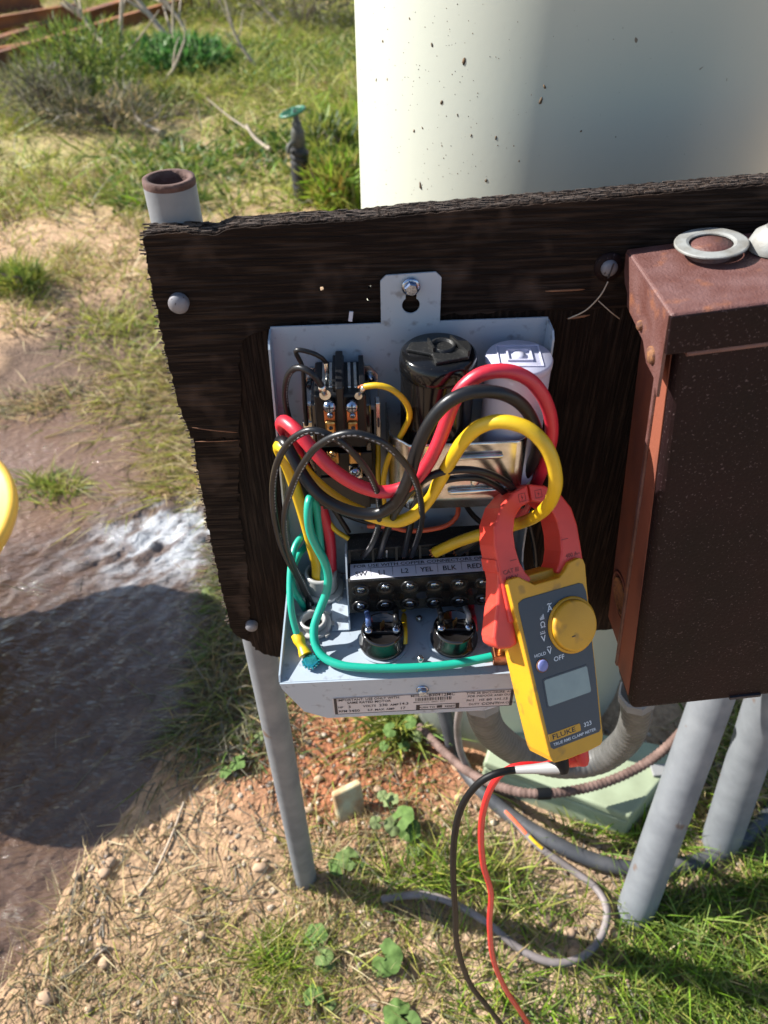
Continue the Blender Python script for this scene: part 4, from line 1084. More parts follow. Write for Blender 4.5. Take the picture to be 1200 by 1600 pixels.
# hanging tab with keyhole
tl, tr_, bl_, br_ = P(594, 430, Y=yb), P(690, 424, Y=yb), P(597, 512, Y=yb), P(689, 508, Y=yb)
ch = .0035
kc = P(642, 476, Y=yb); kr = wid(14, kc); ks = wid(8.5, kc); kt = P(642, 445, Y=yb).z
key = [(kc.x-ks, kt), (kc.x-ks, kc.z+kr*.75)] + circle(kc.x, kc.z, kr, 20, R(127), R(127+286)) + [(kc.x+ks, kc.z+kr*.75), (kc.x+ks, kt)] + [(kc.x+ks*math.cos(R(a)), kt+ks*math.sin(R(a))) for a in (40, 90, 140)]
out_ = [(tl.x, bl_.z), (tl.x, tl.z-ch), (tl.x+ch, tl.z), (tr_.x-ch, tr_.z), (tr_.x, tr_.z-ch), (tr_.x, bl_.z)]
tab = link('hanging_tab', plate_mesh(out_, [key], .0012, Matrix(((1,0,0,0),(0,0,-1,yb-.0008),(0,1,0,0),(0,0,0,1)))), M['grey_paint'], root)
def hexbolt(c, ax, r, parent, mat='zinc', h=.004, washer=True, name='screw'):
    c, ax = Vector(c), Vector(ax).normalized()
    o = link(name, MB().lathe([(r*.98, 0), (r*.98, h*.8), (r*.8, h)], c, ax, 6, smooth=False), M[mat], parent)
    if washer: link('washer', MB().lathe([(r*1.25, -.0002), (r*1.25, .0008), (r*.9, .001)], c, ax, 24), M[mat], o)
    return o
def phillips(c, ax, r, parent, mat='zinc', h=.0022, name='screw'):
    c, ax = Vector(c), Vector(ax).normalized()
    o = link(name, MB().lathe([(r*.95, -.001), (r, 0), (r*.96, h*.55), (r*.7, h*.9), (r*.3, h), (.0001, h*1.02)], c, ax, 18), M[mat], parent)
    u = ax.orthogonal().normalized(); u = Matrix.Rotation(random.uniform(0, 1.5), 3, ax) @ u
    mb = MB()
    for w in (u, ax.cross(u)):
        m_ = frame(c+ax*(h*.93), w, ax.cross(w)); mb.box((-r*.62, -r*.10, -.0002), (r*.62, r*.10, .0004), m_)
    link('cross_slot', mb, M['ink'], o)
    return o
hexbolt(P(642, 448, Y=yb-.0022), (0,-1,0), wid(11.5, P(642,448,Y=yb)), tab, h=.005)
hexbolt(P(660, 1077, Y=yt_-.0014), (0,-1,-.1), wid(8, P(660,1077,Y=yt_)), root, h=.004)
for a, b_ in ((657, 1030), (655, 967)):
    phillips(P(a, b_, Z=zf+.003), (0,0,1), .0026, root, 'tin', .003)
# rating label on the front flange
yl = yt_-.0017
A0, A1, A2 = P(519, 1091, Y=yl), P(519, 1117, Y=yl), P(800, 1075, Y=yl)
LW, LH = .1215-A0.x-.016, A0.z-A1.z
LM = frame((A0.x, yl, A1.z), (1,0,.006), (0,0,1))
lab = link('rating_label', plate_mesh(rrect(0, 0, LW, LH, .002), [], .0003, LM), M['label_plate'], root)
mb = MB(); Tm = lambda x, y, dz=.0002: LM @ Matrix.Translation((x*LW, y*LH, dz))
sc_ = LH
for x, y, s, t, sx in ((.03,.80,.15,'IMPORTANT: USE ONLY WITH',1.15),(.08,.62,.15,'SAME RATED MOTOR',1.15),(.03,.38,.13,'HP',1.2),(.085,.37,.17,'3',1.3),(.165,.38,.14,'VOLTS',1.2),(.255,.38,.17,'230',1.3),(.315,.38,.14,'AMP',1.2),(.37,.40,.17,'14.3',1.3),
                       (.03,.13,.15,'RPM',1.2),(.085,.12,.17,'3450',1.3),(.19,.13,.14,'S.F. MAX. AMP',1.2),(.375,.14,.17,'17',1.3),(.43,.83,.14,'MODEL',1.2),(.505,.82,.18,'CB30412MC',1.25),(.445,.47,.07,'MADE IN U.S.A.   220271   0217',1.3),
                       (.735,.82,.13,'TYPE 3R ENCLOSURE, ACCEPTABLE',1.2),(.745,.64,.13,'FOR INDOOR AND OUTDOOR USE',1.2),(.74,.40,.13,'PH',1.2),(.775,.39,.17,'1',1.3),(.81,.40,.13,'HZ',1.2),(.85,.39,.17,'60',1.3),(.895,.40,.13,'S.F.',1.2),(.925,.39,.17,'1.15',1.2),
                       (.755,.16,.13,'DUTY',1.2),(.825,.14,.17,'CONT.',1.3),(.915,.16,.13,'KVA CODE',1.1),(.475,.115,.13,'PUSH TO',1.2),(.62,.115,.13,'RESET',1.2)):
    text_mb(mb, t, s*sc_*1.22, Tm(x, y), 'LEFT', sx*.74)
rb = random.Random(4); x = .455
while x < .655:
    w = rb.choice((.0025,.004,.006)); mb.box((x*LW, .58*LH, .0001), ((x+w)*LW, .76*LH, .0002), LM); x += w + rb.choice((.003,.005))
mb.box((.575*LW, .115*LH, .0001), (.605*LW, .25*LH, .0002), LM)
def outline_rect(x0, y0, x1, y1, w):
    for q in ((x0,y0,x1,y0+w),(x0,y1-w,x1,y1),(x0,y0+w,x0+w*.8,y1-w),(x1-w*.8,y0+w,x1,y1-w)): mb.box((q[0]*LW, q[1]*LH, .0001), (q[2]*LW, q[3]*LH, .0002), LM)
outline_rect(.46, .03, .70, .34, .025); outline_rect(.008, .02, .997, .98, .02)
link('printing', mb, M['ink'], lab)
# conduit bushings in the floor
def bushing(px_, py_, r, h, label):
    c = P(px_, py_, Z=zf)
    rt_ = thing('conduit_connector', label, 'connector', c, 'threaded conduit connectors in the box floor')
    prof = []
    nth = 5
    for i in range(nth): prof += [(r*.93, h*i/nth), (r, h*(i+.5)/nth)]
    prof += [(r*.95, h), (r*.80, h), (r*.76, h*.9), (r*.76, -.002)]
    link('thread', MB().lathe(prof, c, (0,0,1), 32, cap=False), M['fitting'], rt_)
    nut = MB().lathe([(r*1.32, .0006), (r*1.36, .0012), (r*1.36, .0034), (r*1.3, .004), (r*.98, .004)], c, (0,0,1), 28, cap=False)
    for k in range(8):
        t = k*math.pi/4; nut.box((r*1.25, -r*.2, .0008), (r*1.56, r*.2, .0034), Matrix.Translation(c) @ Matrix.Rotation(t, 4, 'Z'))
    link('locknut', nut, M['fitting'], rt_)
    link('bore', MB().lathe([(r*.755, .001), (.0001, .0005)], c, (0,0,1), 20, cap=False), M['black_plastic'], rt_)
    return c, r, h
c1 = bushing(504, 921, wid(25, P(504,921,Z=zf)), .021, 'threaded connector carrying the yellow, green and red motor wires')
c2 = bushing(490, 979, wid(21, P(490,979,Z=zf)), .009, 'low threaded connector where the two thin black wires enter')

# capacitor bracket (bent bright sheet) is part of the box
bx0, bx1 = P(612, 690, Y=-.045).x, P(832, 690, Y=-.058).x
zb1 = P(720, 692, Y=-.058).z; zb0 = P(720, 795, Y=-.060).z
fr = []
n_ = 14
xm = P(640, 700, Y=-.058).x
prof = [(bx0-.002, -.010), (bx0-.001, -.046), (xm, -.058)] + [(xm+(bx1-.010-xm)*k/6, -.058) for k in range(1, 7)] + [(bx1-.010+.010*math.sin(R(a)), -.058+.016*(1-math.cos(R(a)))) for a in (20, 45, 70, 90)] + [(bx1, -.010)]
zz = [zb0, zb0+.012, (zb0+zb1)/2, zb1-.002, zb1]
mb = MB(); np_ = len(prof)
mb.add([(x, y, z) for z in zz for x, y in prof], [(i*np_+k, i*np_+k+1, (i+1)*np_+k+1, (i+1)*np_+k) for i in range(len(zz)-1) for k in range(np_-1)], True)
br = link('capacitor_bracket', mb, M['tin'], root, solid=.0010)
for (a, b_, c_, d_, h) in ((702,716,786,712,9), (700,769,800,763,10)):
    p, q = P(a, b_, Y=-.0600), P(c_, d_, Y=-.0600); hh = wid(h/2, p)
    link('raised_rib', MB().lathe([(hh*.5, 0), (hh, hh), (hh, (q-p).length-hh), (hh*.5, (q-p).length)], p, q-p, 10), M['tin'], br)
c = P(742, 752, Y=-.0592); link('rivet', MB().lathe([(.003, -.001), (.003, .0012), (.0018, .0022), (.0010, .0022)], c, (0,-1,0), 14), M['tin'], br)
# ------------------------------------------------------------------ capacitors
def capacitor(label, px_, py_, w, Yc, mat, zbot, dark):
    c = P(px_, py_, Y=Yc); r = wid(w/2, c)
    rt_ = thing('capacitor', label, 'capacitor', (c.x, c.y, zbot), 'motor capacitors')
    H = c.z - zbot
    link('can', MB().lathe([(r*.97, 0), (r, .002), (r, H-.005), (r*.995, H-.004)], (c.x, c.y, zbot), (0,0,1), 48), M[mat], rt_)
    if dark:
        cap = link('end_cap', MB().lathe([(r*1.0, H-.012), (r*1.035, H-.011), (r*1.04, H-.006), (r*1.0, H-.001), (r*.92, H+.0008), (.0002, H+.0008)], (c.x, c.y, zbot), (0,0,1), 48), M['cap_black'], rt_)
        m_ = Matrix.Translation((c.x, c.y, c.z+.0009))
        link('raised_deck', MB().prism([(-r*.15,-r*.78),(r*.72,-r*.55),(r*.86,-r*.05),(r*.80,r*.28),(r*.10,r*.34),(-r*.72,r*.30),(-r*.85,-r*.05),(-r*.55,-r*.18),(-r*.20,-r*.35)], m_, .0022), M['black_dusty'], cap, bevel=.0006)
        link('vent_ring', MB().lathe([(r*.34, 0), (r*.34, .0038), (r*.27, .0040), (r*.25, .0015), (.0002, .0012)], m_ @ Vector((r*.12, r*.02, 0)), (0,0,1), 24, cap=False), M['black_dusty'], cap)
        link('terminal_wall', MB().box((-.0006, -r*.5, .002), (.0006, r*.42, .0055), m_ @ Matrix.Translation((r*.52, -r*.06, 0)) @ Matrix.Rotation(.42, 4, 'Z')), M['black_dusty'], cap)
        link('terminal_wall', MB().box((-.0006, -r*.26, .002), (.0006, r*.26, .005), m_ @ Matrix.Translation((-r*.2, 0, 0)) @ Matrix.Rotation(.2, 4, 'Z')), M['black_dusty'], cap)
    else:
        cap = link('end_cap', MB().lathe([(r*1.0, H-.005), (r*1.025, H-.0045), (r*1.03, H-.001), (r*.99, H+.0006), (.0002, H+.0006)], (c.x, c.y, zbot), (0,0,1), 48), M[mat], rt_)
        m_ = Matrix.Translation((c.x, c.y, c.z+.0006)) @ Matrix.Rotation(-.06, 4, 'Z')
        def frame_ring(x0, y0, x1, y1, w, h):
            k = MB()
            for q in ((x0,y0,x1,y0+w),(x0,y1-w,x1,y1),(x0,y0+w,x0+w,y1-w),(x1-w,y0+w,x1,y1-w)): k.box((q[0],q[1],0), (q[2],q[3],h), m_)
            return k
        link('raised_frame', frame_ring(-r*.38, -r*.33, r*.38, r*.33, r*.05, .0016), M[mat], cap)
        link('raised_frame', frame_ring(-r*.66, -r*.62, r*.66, r*.62, r*.035, .0009), M[mat], cap)
        link('vent_plug', MB().lathe([(r*.2, 0), (r*.2, .0012), (.0002, .0014)], m_ @ Vector((0,0,0)), (0,0,1), 20, cap=False), M[mat], cap)
    return c, r
capacitor('shiny black start capacitor with dusty cap beside the contactor', 685, 549, 119, -.035, 'cap_black', zb0+.008, True)
c, r = capacitor('white run capacitor standing right of the black one', 811, 558, 103, -.033, 'cap_white', zb0+.010, False)

# ------------------------------------------------------------------ contactor
y0c = yb-.0008; yfr = -.047
root = KM = thing('contactor', 'black two-pole contactor with copper terminals on the back plate', 'contactor', P(540, 760, Y=y0c))
def cb(name, x0, y0, x1, y1, Ya, Yb_, mat, parent=None, bevel=.0008, ry=0):
    """block whose front face covers the traced rectangle (x0,y0)-(x1,y1) at depth Ya, going back to Yb_"""
    a, b_ = P(x0, y1, Y=Ya), P(x1, y0, Y=Ya)
    c_ = P((x0+x1)/2, y1, Y=Ya), P((x0+x1)/2, y0, Y=Ya)
    return link(name, MB().box((a.x, Ya, c_[0].z), (b_.x, Yb_, c_[1].z)), M[mat], parent or root, bevel=bevel)
bpm = [(P(a, b_, Y=y0c-.001)) for a, b_ in ((478,735),(478,590),(484,574),(578,571),(590,584),(592,735))]
link('mounting_plate', MB().add(bpm, [tuple(range(6))]), M['tin'], root, solid=.0014)
phillips(P(578, 591, Y=y0c-.003), (0,-1,0), wid(8, P(578,591,Y=y0c)), root, h=.003)
phillips(P(485, 600, Y=y0c-.003), (0,-1,0), wid(7, P(485,600,Y=y0c)), root, 'black_gloss', .003)
cb('coil_housing', 499, 640, 586, 790, -.034, y0c-.002, 'black_plastic')
cb('pole_block', 497, 617, 531, 700, yfr, y0c-.002, 'black_plastic', bevel=.0015)
cb('pole_block', 536, 617, 572, 700, yfr, y0c-.002, 'black_plastic', bevel=.0015)
cb('barrier', 530, 606, 536, 700, yfr-.004, y0c-.002, 'black_plastic')
cb('cheek', 492, 632, 498, 705, yfr+.004, -.015, 'black_gloss')
cb('cheek', 572, 632, 579, 705, yfr+.004, -.015, 'black_gloss')
cb('lower_block', 500, 708, 582, 742, -.043, -.03, 'black_plastic')
cb('lower_block', 505, 745, 578, 795, -.040, -.03, 'black_plastic')
cb('lower_recess', 512, 704, 526, 713, -.0445, -.043, 'black_gloss', bevel=.0003); cb('lower_recess', 548, 704, 562, 713, -.0445, -.043, 'black_gloss', bevel=.0003)
# contact strips on the top, receding to the back plate
for a in (506, 517, 546, 556):
    p = P(a, 612, Y=yfr+.004); link('contact_strip', MB().box((p.x-.0011, yfr+.006, p.z-.0015), (p.x+.0011, -.012, p.z+.0022)), M['tin'], root, bevel=.0004)
for a in (524, 534, 566):
    p = P(a, 610, Y=yfr+.004); link('top_fin', MB().box((p.x-.0016, yfr+.003, p.z-.002), (p.x+.0016, -.008, p.z+.004)), M['black_plastic'], root, bevel=.0005)
p = P(533, 574, Y=-.012); link('top_clip', MB().box((p.x-.009, -.014, p.z-.004), (p.x+.009, -.009, p.z+.001)), M['tin'], root, bevel=.0005)
for sx, k in ((515, 0), (550, 1)):
    q = cb('terminal_plate', sx-8, 641, sx+8, 661, yfr-.0015, yfr, 'copper', bevel=.0004)
    phillips(P(sx, 634, Y=yfr-.003), (0,-1,.15), wid(10.5, P(sx,634,Y=yfr)), root, h=.004)
    phillips(P(sx+1, 649, Y=yfr-.002), (0,-1,0), wid(5, P(sx,649,Y=yfr)), q, h=.0015)
    c = P(sx+2, 668, Y=yfr-.003); r = wid(8, c)
    lug = cb('tab_terminal', sx-6, 660, sx+9, 679, yfr-.0035, yfr+.001, 'brass', bevel=.0012)
    link('tab_hole', MB().lathe([(r*.42, 0), (r*.42, .0003), (.0001, .0003)], P(sx+2, 669, Y=yfr-.0036), (0,-1,0), 12, cap=False), M['ink'], lug)
    lo = cb('lower_terminal', sx-4, 708, sx+14, 726, -.0475, -.043, 'brass', bevel=.001)
    phillips(P(sx+5, 709, Y=-.049), (0,-1,0), wid(6, P(sx+5,709,Y=-.048)), lo, 'brass', .002)
    cb('lower_terminal', sx-2, 728, sx+14, 740, -.0455, -.043, 'tin', bevel=.0006)
phillips(P(555, 736, Y=-.0475), (0,-1,.1), wid(9, P(555,736,Y=-.047)), root, h=.004)
cb('ring_terminal', 546, 727, 566, 748, -.0445, -.043, 'tin', bevel=.001)
cb('coil_frame', 579, 634, 593, 692, -.034, y0c-.001, 'test_grey', bevel=.0012)
fr_ = cb('coil_tab', 588, 630, 594, 690, -.0375, -.030, 'tin', bevel=.0005)
cb('coil_tab', 590, 655, 593, 668, -.0385, -.0375, 'ink', fr_, .0002)
cb('coil_window', 480, 630, 493, 668, -.030, y0c-.001, 'tin', bevel=.002)
cb('coil_tab', 474, 660, 491, 672, -.031, -.027, 'tin', bevel=.0004); cb('coil_tab', 483, 680, 497, 698, -.030, -.02, 'tin', bevel=.0006)

# ------------------------------------------------------------------ terminal block
xA, xB = P(544, 900, Y=-.055).x, P(780, 890, Y=-.055).x
pr_ = [(-.026, 842), (-.0345, 858), (-.0375, 880.5), (-.0545, 908), (-.0585, 958)]
zz = [P(560, b_, Y=a).z for a, b_ in pr_]
tilt = .004                                        # the block rises slightly to the right
root = TB = thing('terminal_block', 'black six-way terminal block with white printed strip in the control box', 'terminal block', ((xA+xB)/2, -.045, zf))
def ext(prof, x0, x1):
    n = len(prof); t = lambda x, z: z + tilt*(x-xA)/(xB-xA)
    return MB().add([(x0, y, t(x0, z)) for y, z in prof] + [(x1, y, t(x1, z)) for y, z in prof], [tuple(range(n))[::-1], tuple(range(n, 2*n))] + [(i, (i+1) % n, n+(i+1) % n, n+i) for i in range(n)])
y1, y2, y3, y4, y5 = [a for a, _ in pr_]; z1, z2, z3, z4, z5 = zz
body = link('body', ext([(y2+.003, z2-.006), (y3+.004, z3-.001), (y3, z3), (y4, z4), (y4-.0005, z4-.001), (y5, z5), (-.028, z5), (-.028, z2-.008)], xA, xB), M['black_dusty'], root, bevel=.0006)
link('rear_ledge', ext([(y1, z1), (y2, z2-.001), (y2, z2-.004), (-.020, z2-.004), (-.020, z1)], xA, xB), M['black_dusty'], root, bevel=.0006)
cw = (xB-xA)/6.28
for k in range(7):
    x = xA + .0012 + min(k*cw*1.0, xB-xA-.002)
    link('divider', ext([(y2, z2-.0008), (y3-.001, z3+.0018), (y3-.001, z3-.001), (y2+.004, z2-.010)], x-.0009, x+.0009), M['black_plastic'], root)
    if k < 6: link('entry_cover', ext([(y2+.001, z2-.003), (y3+.0025, z3+.0010), (y3+.003, z3-.001), (y2+.004, z2-.007)], x+cw*.55, x+cw*.62), M['tin'], root)
link('bracket_leg', MB().add([(xA-.0012, y, z) for y, z in ((-.028,z1-.002),(-.040,z2+.001),(-.052,z4),(-.057,z5-.002),(-.062,zf+.008),(-.066,zf+.0012),(-.034,zf+.0012))], [tuple(range(7))]), M['grey_paint'], root, solid=.0012)
link('bracket_foot', MB().add([(xA-.0015,-.034,zf+.0009),(xA-.0015,-.066,zf+.0009),(xA-.0145,-.066,zf+.0009),(xA-.0145,-.034,zf+.0009)], [(0,1,2,3)]), M['grey_paint'], root, solid=.0012)
# label strip on the sloping face, between z3 and z4
sl = Vector((0, y3-y4, z3-z4)).normalized()
LMs = frame((xA+.0015, y4+(y3-y4)*.06, z4+(z3-z4)*.06+.0), (1, 0, tilt/(xB-xA)), sl)
sn = LMs.to_3x3() @ Vector((0,0,1))
LMs = Matrix.Translation(sn*.0005) @ LMs
lw, lh = xB-xA-.003, (Vector((0,y3-y4,z3-z4)).length)*.88
lab = link('label_strip', plate_mesh([(0,0),(lw,0),(lw,lh),(0,lh)], [], .0003, LMs), M['label_white'], root)
mb = MB(); Q = lambda x, y: LMs @ Matrix.Translation((x, y, .0002))
text_mb(mb, 'FOR USE WITH COPPER CONNECTORS ONLY', lh*.26, Q(lw*.505, lh*.74), 'CENTER', 1.28)
mb.box((lw*.12, lh*.665, .0001), (lw*.985, lh*.69, .0002), LMs)
cellx = [.075, .215, .375, .525, .685, .855]
for t, fx in zip(('SW','L1','L2','YEL','BLK','RED'), cellx): text_mb(mb, t, lh*.42, Q(lw*fx, lh*.20), 'CENTER', .95)
for fx in (.14, .29, .45, .60, .765): mb.box((lw*fx, lh*.12, .0001), (lw*fx+.00025, lh*.665, .0002), LMs)
link('printing', mb, M['ink'], lab)
# clamp screws in two rows on the front face
fn = Vector((0, -(z4-z5), -(y4-y5))).normalized()
if fn.y > 0: fn = -fn
def on_face(a, b_):
    o0 = Vector((0, y5, z5)); r_ = ray(a, b_); return CAM + r_*((o0-CAM).dot(fn)/r_.dot(fn))
for row, ys in enumerate(((919.3,916,913.7,912.3,909.7,907.9), (944.7,943,941,939,937,934))):
    for a, b_ in zip((564,602,640.5,679,717.5,755), ys):
        c = on_face(a, b_+2); rs = wid(14, c)
        link('socket_ring', MB().lathe([(rs*1.02, 0), (rs, .0012), (rs*.86, .0016), (rs*.74, .0005), (rs*.70, .0004)], c, fn, 24, cap=False), M['black_plastic'], root)
        phillips(c+fn*.0002, fn, wid(7, c), root, h=.0010)
for a, b_ in zip((583,621,660,698,736), (931.5,930,927.5,926,922)):
    c = on_face(a, b_+2); rs = wid(10, c)
    link('socket_gap', MB().lathe([(rs, .0003), (.0001, .0003)], c, fn, 16, cap=False), M['black_gloss'], root)
# ------------------------------------------------------------------ overload protectors on the floor
def overload(label, px_, py_):
    c = P(px_, py_, Z=zf+.0003); r = wid(34, c); h = .0165
    rt_ = thing('overload_protector', label, 'overload', c, 'round overload protectors')
    link('body', MB().lathe([(r*1.06, 0), (r*1.08, .001), (r*1.08, .004), (r*1.0, .005), (r*.97, h-.002), (r*.93, h), (r*.86, h), (r*.84, h-.003), (.0002, h-.003)], c, (0,0,1), 40), M['black_gloss'], rt_)
    link('gasket', MB().lathe([(r*1.2, .0001), (r*1.2, .0006)], c, (0,0,1), 32), M['grey_paint'], rt_)
    link('deck', MB().box((-r*.80, -r*.30, 0), (r*.80, r*.30, .0030), Matrix.Translation(c+Vector((0,r*.1,h-.003)))), M['black_gloss'], rt_, bevel=.0006)
    link('blade', MB().box((-.0022,-.0005,0), (.0022,.0005,.006), Matrix.Translation(c+Vector((0,r*.05,h))) @ Matrix.Rotation(.9, 4, 'Z')), M['brass'], rt_)
    for s in (-1, 1):
        phillips(c+Vector((s*r*.62, -r*.12, h+.0004)), (0,-.3,1), .0032, rt_, h=.0028)
        link('terminal', MB().box((-.0028,-.002,0), (.0028,.006,.0012), Matrix.Translation(c+Vector((s*r*.62, -r*.1, h-.0006)))), M['tin'], rt_)
    return c, r, h
o1 = overload('round black overload protector below the terminal strip\'s left half', 598, 1004)
o2 = overload('round black overload protector below the terminal strip\'s right half', 709, 1000)
# ------------------------------------------------------------------ wires
def wire(label, tr, w, mat, name='wire', ends=(), n=12, rscale=1.0, first=None, last=None, strip=0, prnt=False):
    pts = path(tr, .003)
    if first is not None: pts = spline([first] + pts[::4] + [pts[-1]], .003)
    if last is not None: pts = spline(pts[::4] + [last], .003)
    r = wid(w/2, pts[len(pts)//2])*rscale*.95
    mb = MB().tube(pts, r, n)
    o = solo(name, mb, M[mat], label, 'wire')
    for e in ends:
        p0, p1 = (pts[0], pts[2]) if e == 0 else (pts[-1], pts[-3])
        d = (p0-p1).normalized(); k = MB(); rr = random.Random(int(w*100)+len(tr))
        for j in range(7):
            of = Vector((rr.uniform(-1,1), rr.uniform(-1,1), rr.uniform(-1,1)))*r*.45
            k.cyl(p0-d*.002+of, p0+d*.0035+of*1.1, r*.17, 6)
        link('bare_strands', k, M['copper'], o)
    if prnt:
        k = MB(); rr = random.Random(len(tr))
        for i in range(8, len(pts)-8):
            if (i//7) % 3 == 0: continue
            t = (pts[i+1]-pts[i]).normalized(); v = (CAM-pts[i]).normalized(); s = t.cross(v).normalized(); nrm = s.cross(t)
            if nrm.dot(v) < 0: nrm = -nrm
            c = pts[i] + (nrm*.80 - s*.60)*r*1.015
            m_ = frame(c, t, (s*.80+nrm*.60)); L = .0009*rr.uniform(.5,1.2)
            k.box((-L, -r*.13, -.00005), (L, r*.13, .00005), m_)
        link('insulation_print', k, M['wire_print'], o, kind='stuff')
    return o
cc1 = c1[0]; cc2 = c2[0]
wire('thick red motor wire looping high over both capacitors', [(518,885,-.020),(514,835,-.022),(492,765,-.024),(456,692,-.034),(440,664,-.046),(448,660,-.058),(470,680,-.068),(505,720,-.076),(545,751,-.079),(590,768,-.080),(626,764,-.080),(655,743,-.080),(679,705,-.078),(697,660,-.075),(715,617,-.073),(745,588,-.072),(785,579,-.070),(825,592,-.068),(852,626,-.066),(862,670,-.060),(854,716,-.052),(838,755,-.044),(815,800,-.040),(785,838,-.042),(757,858,-.0385)], 22.5, 'wire_red', first=cc1+Vector((.008,.002,-.02)), ends=(1,))
wire('thick black motor wire arching between the red and yellow loops', [(505,880,-.014),(500,830,-.014),(478,765,-.018),(448,710,-.030),(438,690,-.045),(446,694,-.056),(462,722,-.064),(482,755,-.072),(507,780,-.078),(545,798,-.081),(585,803,-.083),(616,788,-.086),(638,748,-.088),(651,705,-.088),(668,667,-.087),(695,632,-.087),(735,613,-.086),(780,614,-.083),(815,632,-.078),(835,665,-.070),(840,697,-.060),(830,727,-.050),(808,760,-.042),(780,812,-.040),(740,845,-.042),(716,861,-.0385)], 21, 'wire_black', first=cc1+Vector((-.002,.005,-.02)), ends=(1,))
wire('thick yellow motor wire looped through the clamp meter jaws', [(495,886,-.026),(484,840,-.028),(470,790,-.030),(452,735,-.036),(437,702,-.046),(441,697,-.056),(462,720,-.060),(495,756,-.064),(535,786,-.066),(580,806,-.067),(620,815,-.068),(650,802,-.072),(675,772,-.076),(700,727,-.081),(725,688,-.086),(755,664,-.091),(790,659,-.095),(830,673,-.100),(857,705,-.104),(868,745,-.105),(862,780,-.096),(840,805,-.080),(805,820,-.060),(765,831,-.052),(720,845,-.046),(680,863,-.039)], 21, 'wire_yellow', first=cc1+Vector((-.006,-.002,-.02)), ends=(1,))
wire('thin black supply wire of the left loop, landing at SW', [(567,869,-.0385),(580,852,-.054),(591,822,-.066),(592,782,-.078),(582,750,-.086),(560,717,-.091),(532,690,-.092),(505,676,-.091),(480,673,-.088),(455,688,-.084),(436,716,-.080),(427,752,-.076),(427,792,-.072),(435,836,-.066),(447,870,-.060),(466,905,-.052),(484,945,-.040)], 12, 'wire_black', last=cc2+Vector((-.002,0,-.015)), ends=(0,), prnt=True)
wire('thin black supply wire of the taller right loop, landing at L2', [(643,868,-.0385),(655,832,-.062),(659,800,-.076),(652,760,-.092),(637,730,-.099),(615,705,-.103),(585,685,-.105),(555,677,-.104),(522,682,-.101),(495,698,-.097),(472,728,-.090),(455,765,-.083),(445,803,-.076),(446,840,-.068),(454,872,-.060),(472,910,-.050),(489,948,-.038)], 12, 'wire_black', last=cc2+Vector((.003,.001,-.015)), ends=(0,), prnt=True)
wire('black internal wire from L1 arching right, upper of the pair', [(593,869,-.0385),(602,837,-.058),(617,803,-.070),(641,768,-.078),(662,750,-.081),(692,737,-.082),(732,734,-.080),(768,742,-.074),(798,760,-.064),(815,790,-.050)], 13, 'wire_black', ends=(0,))
wire('black internal wire from L2 arching right, lower of the pair', [(631,867,-.0385),(640,828,-.056),(647,796,-.066),(662,770,-.074),(695,751,-.077),(735,746,-.075),(765,754,-.069),(790,772,-.060),(805,800,-.046)], 12, 'wire_black', ends=(0,))
wire('slim yellow coil wire bending beside the black capacitor', [(570,604,-.050),(587,602,-.052),(607,606,-.053),(626,619,-.053),(638,636,-.052),(640,652,-.051),(633,668,-.050),(620,692,-.048),(608,714,-.046),(601,738,-.045),(599,765,-.044),(601,800,-.042)], 9.5, 'wire_yellow', ends=(0,))
wire('short slim yellow wire running straight down beside the contactor', [(590,690,-.030),(591,710,-.034),(591,740,-.038),(594,768,-.041),(600,805,-.040)], 8.5, 'wire_yellow')
wire('thin black wire looping flat above the contactor', [(510,582,-.030),(509,566,-.034),(494,554,-.036),(470,547,-.036),(462,549,-.035),(466,559,-.034),(473,575,-.033),(475,605,-.033),(477,640,-.033),(479,664,-.033)], 8, 'wire_black')
wire('thin black wire curling left from the contactor\'s left screw', [(503,605,-.050),(492,588,-.050),(477,577,-.048),(462,575,-.044),(450,587,-.038),(445,613,-.030),(448,640,-.024),(455,664,-.020),(470,705,-.020),(500,760,-.022),(525,800,-.024),(545,832,-.026)], 10, 'wire_black', prnt=True)
wire('thin orange wire curving behind the terminal block', [(575,822,-.020),(608,823,-.026),(635,829,-.030),(668,828,-.030),(700,820,-.028),(715,804,-.024),(714,788,-.018),(700,778,-.012)], 8, 'wire_orange')
wire('slim yellow wire dropping behind the terminal block\'s left end', [(502,775,-.016),(507,800,-.020),(522,826,-.024),(545,842,-.028)], 8, 'wire_yellow')
wire('red wire rising straight from the threaded connector', [(516,890,-.022),(513,850,-.020),(506,812,-.018),(500,790,-.016)], 13, 'wire_red', first=cc1+Vector((.010,-.003,-.01)))
wire('long green ground wire sweeping along the tray to the copper lug', [(503,885,-.026),(499,835,-.024),(495,795,-.026),(489,775,-.036),(482,786,-.046),(482,812,-.050),(487,838,-.052),(498,860,-.054),(509,882,-.056),(513,905,-.058),(509,930,-.062),(501,950,-.067),(493,970,-.073),(490,992,zf+.016),(495,1012,zf+.009),(507,1028,zf+.0062),(528,1038,zf+.0055),(562,1043,zf+.0055),(620,1044,zf+.0055),(690,1040,zf+.0055),(740,1032,zf+.0075),(768,1026,zf+.0085)], 14.5, 'wire_green', first=cc1+Vector((.003,-.008,-.01)), ends=(1,))
wire('green wire hugging the left wall down to the yellow crimp', [(492,822,-.016),(478,832,-.022),(462,852,-.032),(455,882,-.044),(453,915,-.056),(454,942,-.066),(458,968,-.072),(466,997,zf+.010)], 11.5, 'wire_green')
wire('short green wire leaving the low connector to the left wall', [(481,962,-.040),(472,944,-.044),(460,922,-.046),(456,900,-.042),(464,872,-.030),(480,850,-.016)], 11, 'wire_green', first=cc2+Vector((-.006,-.001,-.01)))
